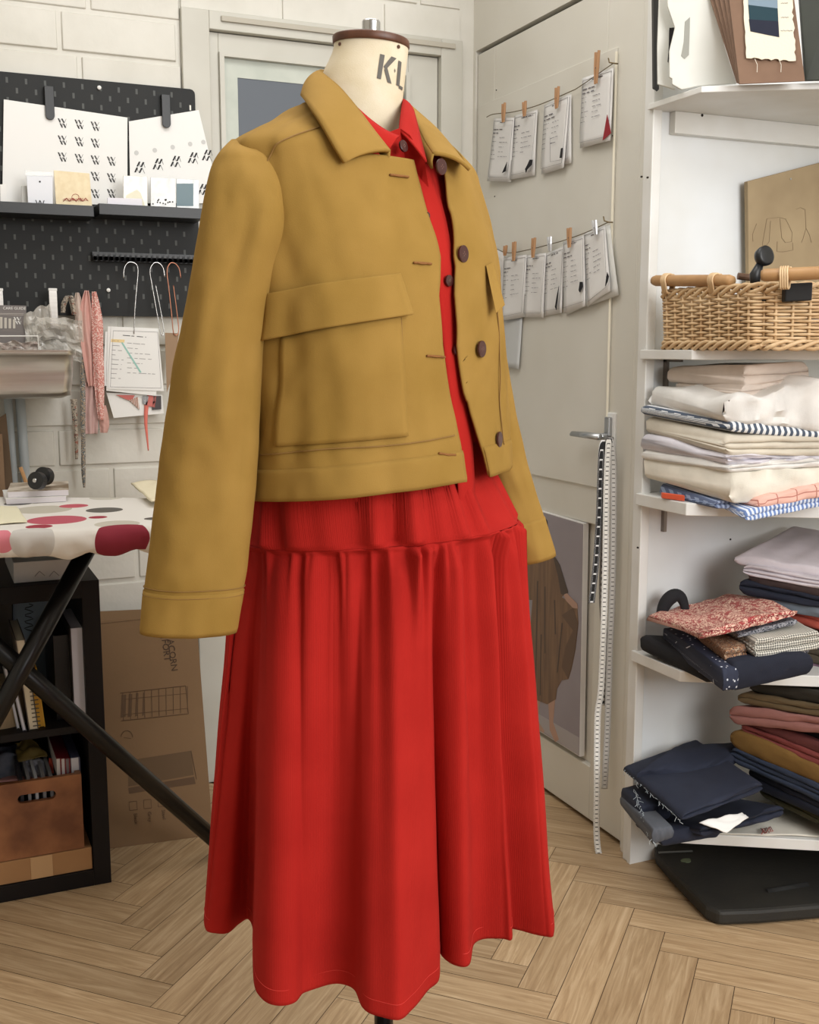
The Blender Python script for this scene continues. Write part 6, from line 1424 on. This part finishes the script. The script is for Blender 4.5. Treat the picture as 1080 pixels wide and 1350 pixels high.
# extend the tall items up beyond the frame
M_FRM = mat('black_frame', (20, 20, 22), .5); M_BAG = mat('white_paper_bag', (216, 216, 210), .7, c2=(204, 204, 196), scale=6); M_FOL = mat('brown_folder_board', (120, 92, 72), .7, c2=(112, 85, 66), scale=20)
Fb = 2.36
o, P = panel([(8, -120), (45, -120), (45, 580), (14, 560)], (2.38, 2.36, 2.36, 2.38), FW*.02, M_FRM, 'black_folder', 'black folder standing at the left end of the top shelf', 'folder')
bagm = lambda c: mat('bag_'+c, (214, 214, 208), .7)
def bag(F0, cx, lb, holes, pts):
    e_ = empty('paper_bag', (aF(*zt5(cx, 560), F0).x, aF(*zt5(cx, 560), F0).y, ZS[0]+.001), lb, 'bag', 'white bags on the top shelf')
    b = MB(); b.poly([aF(*zt5(x, y), F0) for x, y in pts], FW*.006); b.build('panel', M_BAG, e_, bevel=.0015)
    for h in holes:
        b = MB(); b.poly([aF(*zt5(x, y), F0-.0008) for x, y in h], FW*.001); b.build('handle_slot', mat('slot_interior', (150, 150, 142) if cx > 200 else (34, 30, 30), .8), e_)
bag(2.345, 90, 'narrow white bag with black handle slot beside the black folder', [[(112, 180), (145, 178), (142, 200), (118, 320), (105, 405), (100, 400), (108, 300), (110, 200)]], [(45, -120), (110, -120), (150, 150), (150, 580), (36, 545), (34, 300), (44, 20)])
bag(2.31, 300, 'wide white bag with teardrop handle slot leaning on the top shelf', [[(212, 140), (245, 110), (243, 200), (238, 355), (210, 382), (188, 362), (205, 270)]], [(98, -120), (370, -120), (470, 300), (548, 540), (300, 556), (190, 580), (130, 545), (130, 510), (113, 500), (112, 330), (148, 180), (100, 40)])
for k, (x0_, x1_) in enumerate(((360, 550), (395, 555), (432, 560), (470, 563), (505, 566))):
    F0 = 2.30-.012*k; b = MB(); q = [aF(*zt5(x0_-20, -120), F0+.01), aF(*zt5(x0_+400, -120), F0), aF(*zt5(990-4*(4-k), 524), F0-.06), aF(*zt5(x1_, 536+2*k), F0-.05)]
    if k < 4: q[1] = aF(*zt5(x0_+80, -120), F0+.0); q[2] = aF(*zt5(x1_+30, 534), F0-.05)
    b.slab(q, FW*.004); o = b.build('folder', M_FOL, bevel=.0006)
    tag(o, ('leftmost brown board folder leaning on the top shelf', 'second brown board folder from the left', 'third brown board folder from the left', 'fourth brown board folder from the left, behind the front one', 'front brown board folder carrying a frayed swatch card')[k], 'folder', 'brown folders on the top shelf')
fo = o
# frayed cream card with blue patch
random.seed(6)
def fr(p, q, n, a): return [(p[0]+(q[0]-p[0])*k/n+random.uniform(-a, a), p[1]+(q[1]-p[1])*k/n+random.uniform(-a, a)) for k in range(n)]
def fplane(x, y, off=0):
    # plane of the front folder
    q0, q1, q2 = [aF(*zt5(485, -120), 2.262), aF(*zt5(905, -120), 2.252), aF(*zt5(990, 524), 2.192)]; n = (q1-q0).cross(q2-q0).normalized(); n = n if n.dot(CO-q0) > 0 else -n
    d = ray(*zt5(x, y)); return CO+d*((q0-CO).dot(n)/d.dot(n))+n*off, n
out = fr((580, -90), (905, -90), 8, 4)+fr((900, -20), (925, 400), 16, 7)+fr((925, 405), (612, 380), 16, 6)+fr((605, 380), (585, -80), 14, 5)
n_ = fplane(0, 0)[1]; b = MB(); b.poly([fplane(x, y, .0045)[0] for x, y in out], -n_*.0015); o = b.build('swatch_card', mat('cream_frayed_cotton', (216, 208, 188), .9, bump=.3, bscale=300)); tag(o, 'frayed cream cotton swatch card with blue patches on the front folder', 'swatch card')
for q, c, nm in (([(615, -90), (805, -90), (808, 65), (700, 52), (618, 42)], (116, 134, 148), 'pale_blue_patch'), ([(618, 42), (700, 52), (808, 65), (812, 150), (625, 135)], (22, 52, 62), 'teal_patch'), ([(622, 135), (812, 148), (818, 250), (740, 235), (632, 212)], (20, 25, 44), 'navy_patch')):
    b = MB(); b.poly([fplane(x, y, .0055)[0] for x, y in q], -n_*.0008); b.build(nm, mat(nm+'_cloth', c, .85), o)
b = MB()
for y, l in ((30, 45), (122, 50), (208, 75)):
    pts = [fplane(828+l*k/8, y+4*math.sin(k*2.4), .0052)[0] for k in range(9)]; b.tube(pts, .0004, 4)
b.build('writing', M_PEN, o)
b = MB()
for x in (668, 822): b.tube([fplane(x-8, 390, .005)[0], fplane(x+8, 430, .006)[0], fplane(x+6, 478, .006)[0]], .0005, 4)
b.build('loose_thread', CRM, o)
o, P = panel([(950, -120), (1200, -120), (1200, 515), (995, 520)], (2.25, 2.22, 2.20, 2.215), FW*.01, mat('dark_green_board', (34, 36, 32), .5, c2=(46, 52, 40), scale=8), 'dark_board', 'very dark green board at the right end of the top shelf', 'board')
# ---------------- black mat on the floor
P = [(862, 1122), (864, 1140), (885, 1165), (930, 1213), (948, 1221), (1000, 1219), (1130, 1208)]
Pm = [aZ(x, y, .002) for x, y in P]; Pm += [V((2.2, 1.45, .002)), V((2.25, 2.0, .002)), V((Pm[0].x, 2.005, .002))]
b = MB(); N_ = len(Pm); cen_ = sum(Pm, V((0, 0, 0)))/N_; Pc = catmull(Pm, 60, False)
Pm2 = Pm
b.poly([V((p.x, p.y, .034)) for p in Pm2], -UP*.032); o = b.build('kneeling_mat', mat('black_foam', (28, 27, 25), .65, c2=(38, 36, 31), scale=9, bump=.3, bscale=90), bevel=.008); tag(o, 'thick black foam mat with slot handle on the floor under the shelves', 'mat')
ha, hb2 = aZ(1012, 1175, .036), aZ(1066, 1166, .036); b = MB(); b.tube([ha, ha.lerp(hb2, .5), hb2], .006, 10, flat=.35); b.build('slot_handle', mat('mat_slot', (12, 12, 12), .8), o, smooth=True)
a, c = aZ(868, 1124, .035), aZ(913, 1122, .035); b = MB(); b.tube([a, c], .0025, 6); b.build('fluff_strip', mat('grey_fluff', (90, 90, 86), .9), o)
b = MB(); p = aZ(905, 1135, .0345); b.poly([p+V((.012*math.cos(t)*(1+.3*math.sin(3*t)), .010*math.sin(t), 0)) for t in [k*.6 for k in range(10)]], UP*.0015); lf_ = b.build('dry_leaf', mat('dull_green', (92, 100, 74), .8)); tag(lf_, 'small dull green leaf lying on the black mat', 'leaf')
# ================================================================ light
w = bpy.data.worlds.new('world'); bpy.context.scene.world = w; w.use_nodes = True
w.node_tree.nodes['Background'].inputs[0].default_value = (.86, .93, 1, 1); w.node_tree.nodes['Background'].inputs[1].default_value = .5
def area(name, loc, to, sx, sy, power, c=(1, 1, 1)):
    l = bpy.data.lights.new(name, 'AREA'); l.shape = 'RECTANGLE'; l.size = sx; l.size_y = sy; l.energy = power; l.color = c
    o = bpy.data.objects.new(name, l); col.objects.link(o); o.location = loc
    o.rotation_euler = (V(to)-V(loc)).to_track_quat('-Z', 'Y').to_euler(); return o
area('window_daylight', (1.35, -1.3, 1.8), (.6, 2.0, .9), 1.7, 1.3, 76, (1, .995, .99))
area('ceiling_fill', (1.35, .2, 2.55), (1.4, 1.6, .6), 1.2, .8, 14, (.96, .98, 1))  # unseen overhead fill, added to brighten the shelves from the front
area('ceiling_fill', (.6, 1.7, 2.55), (.6, 1.9, 0), 1.4, 1.0, 17, (1, .99, .97))  # unseen overhead fill, added to lift the left and back walls
sc = bpy.context.scene
sc.view_settings.view_transform = 'Standard'; sc.view_settings.look = 'None'; sc.view_settings.gamma = 1; sc.view_settings.use_curve_mapping = False
sc.view_settings.exposure = 0
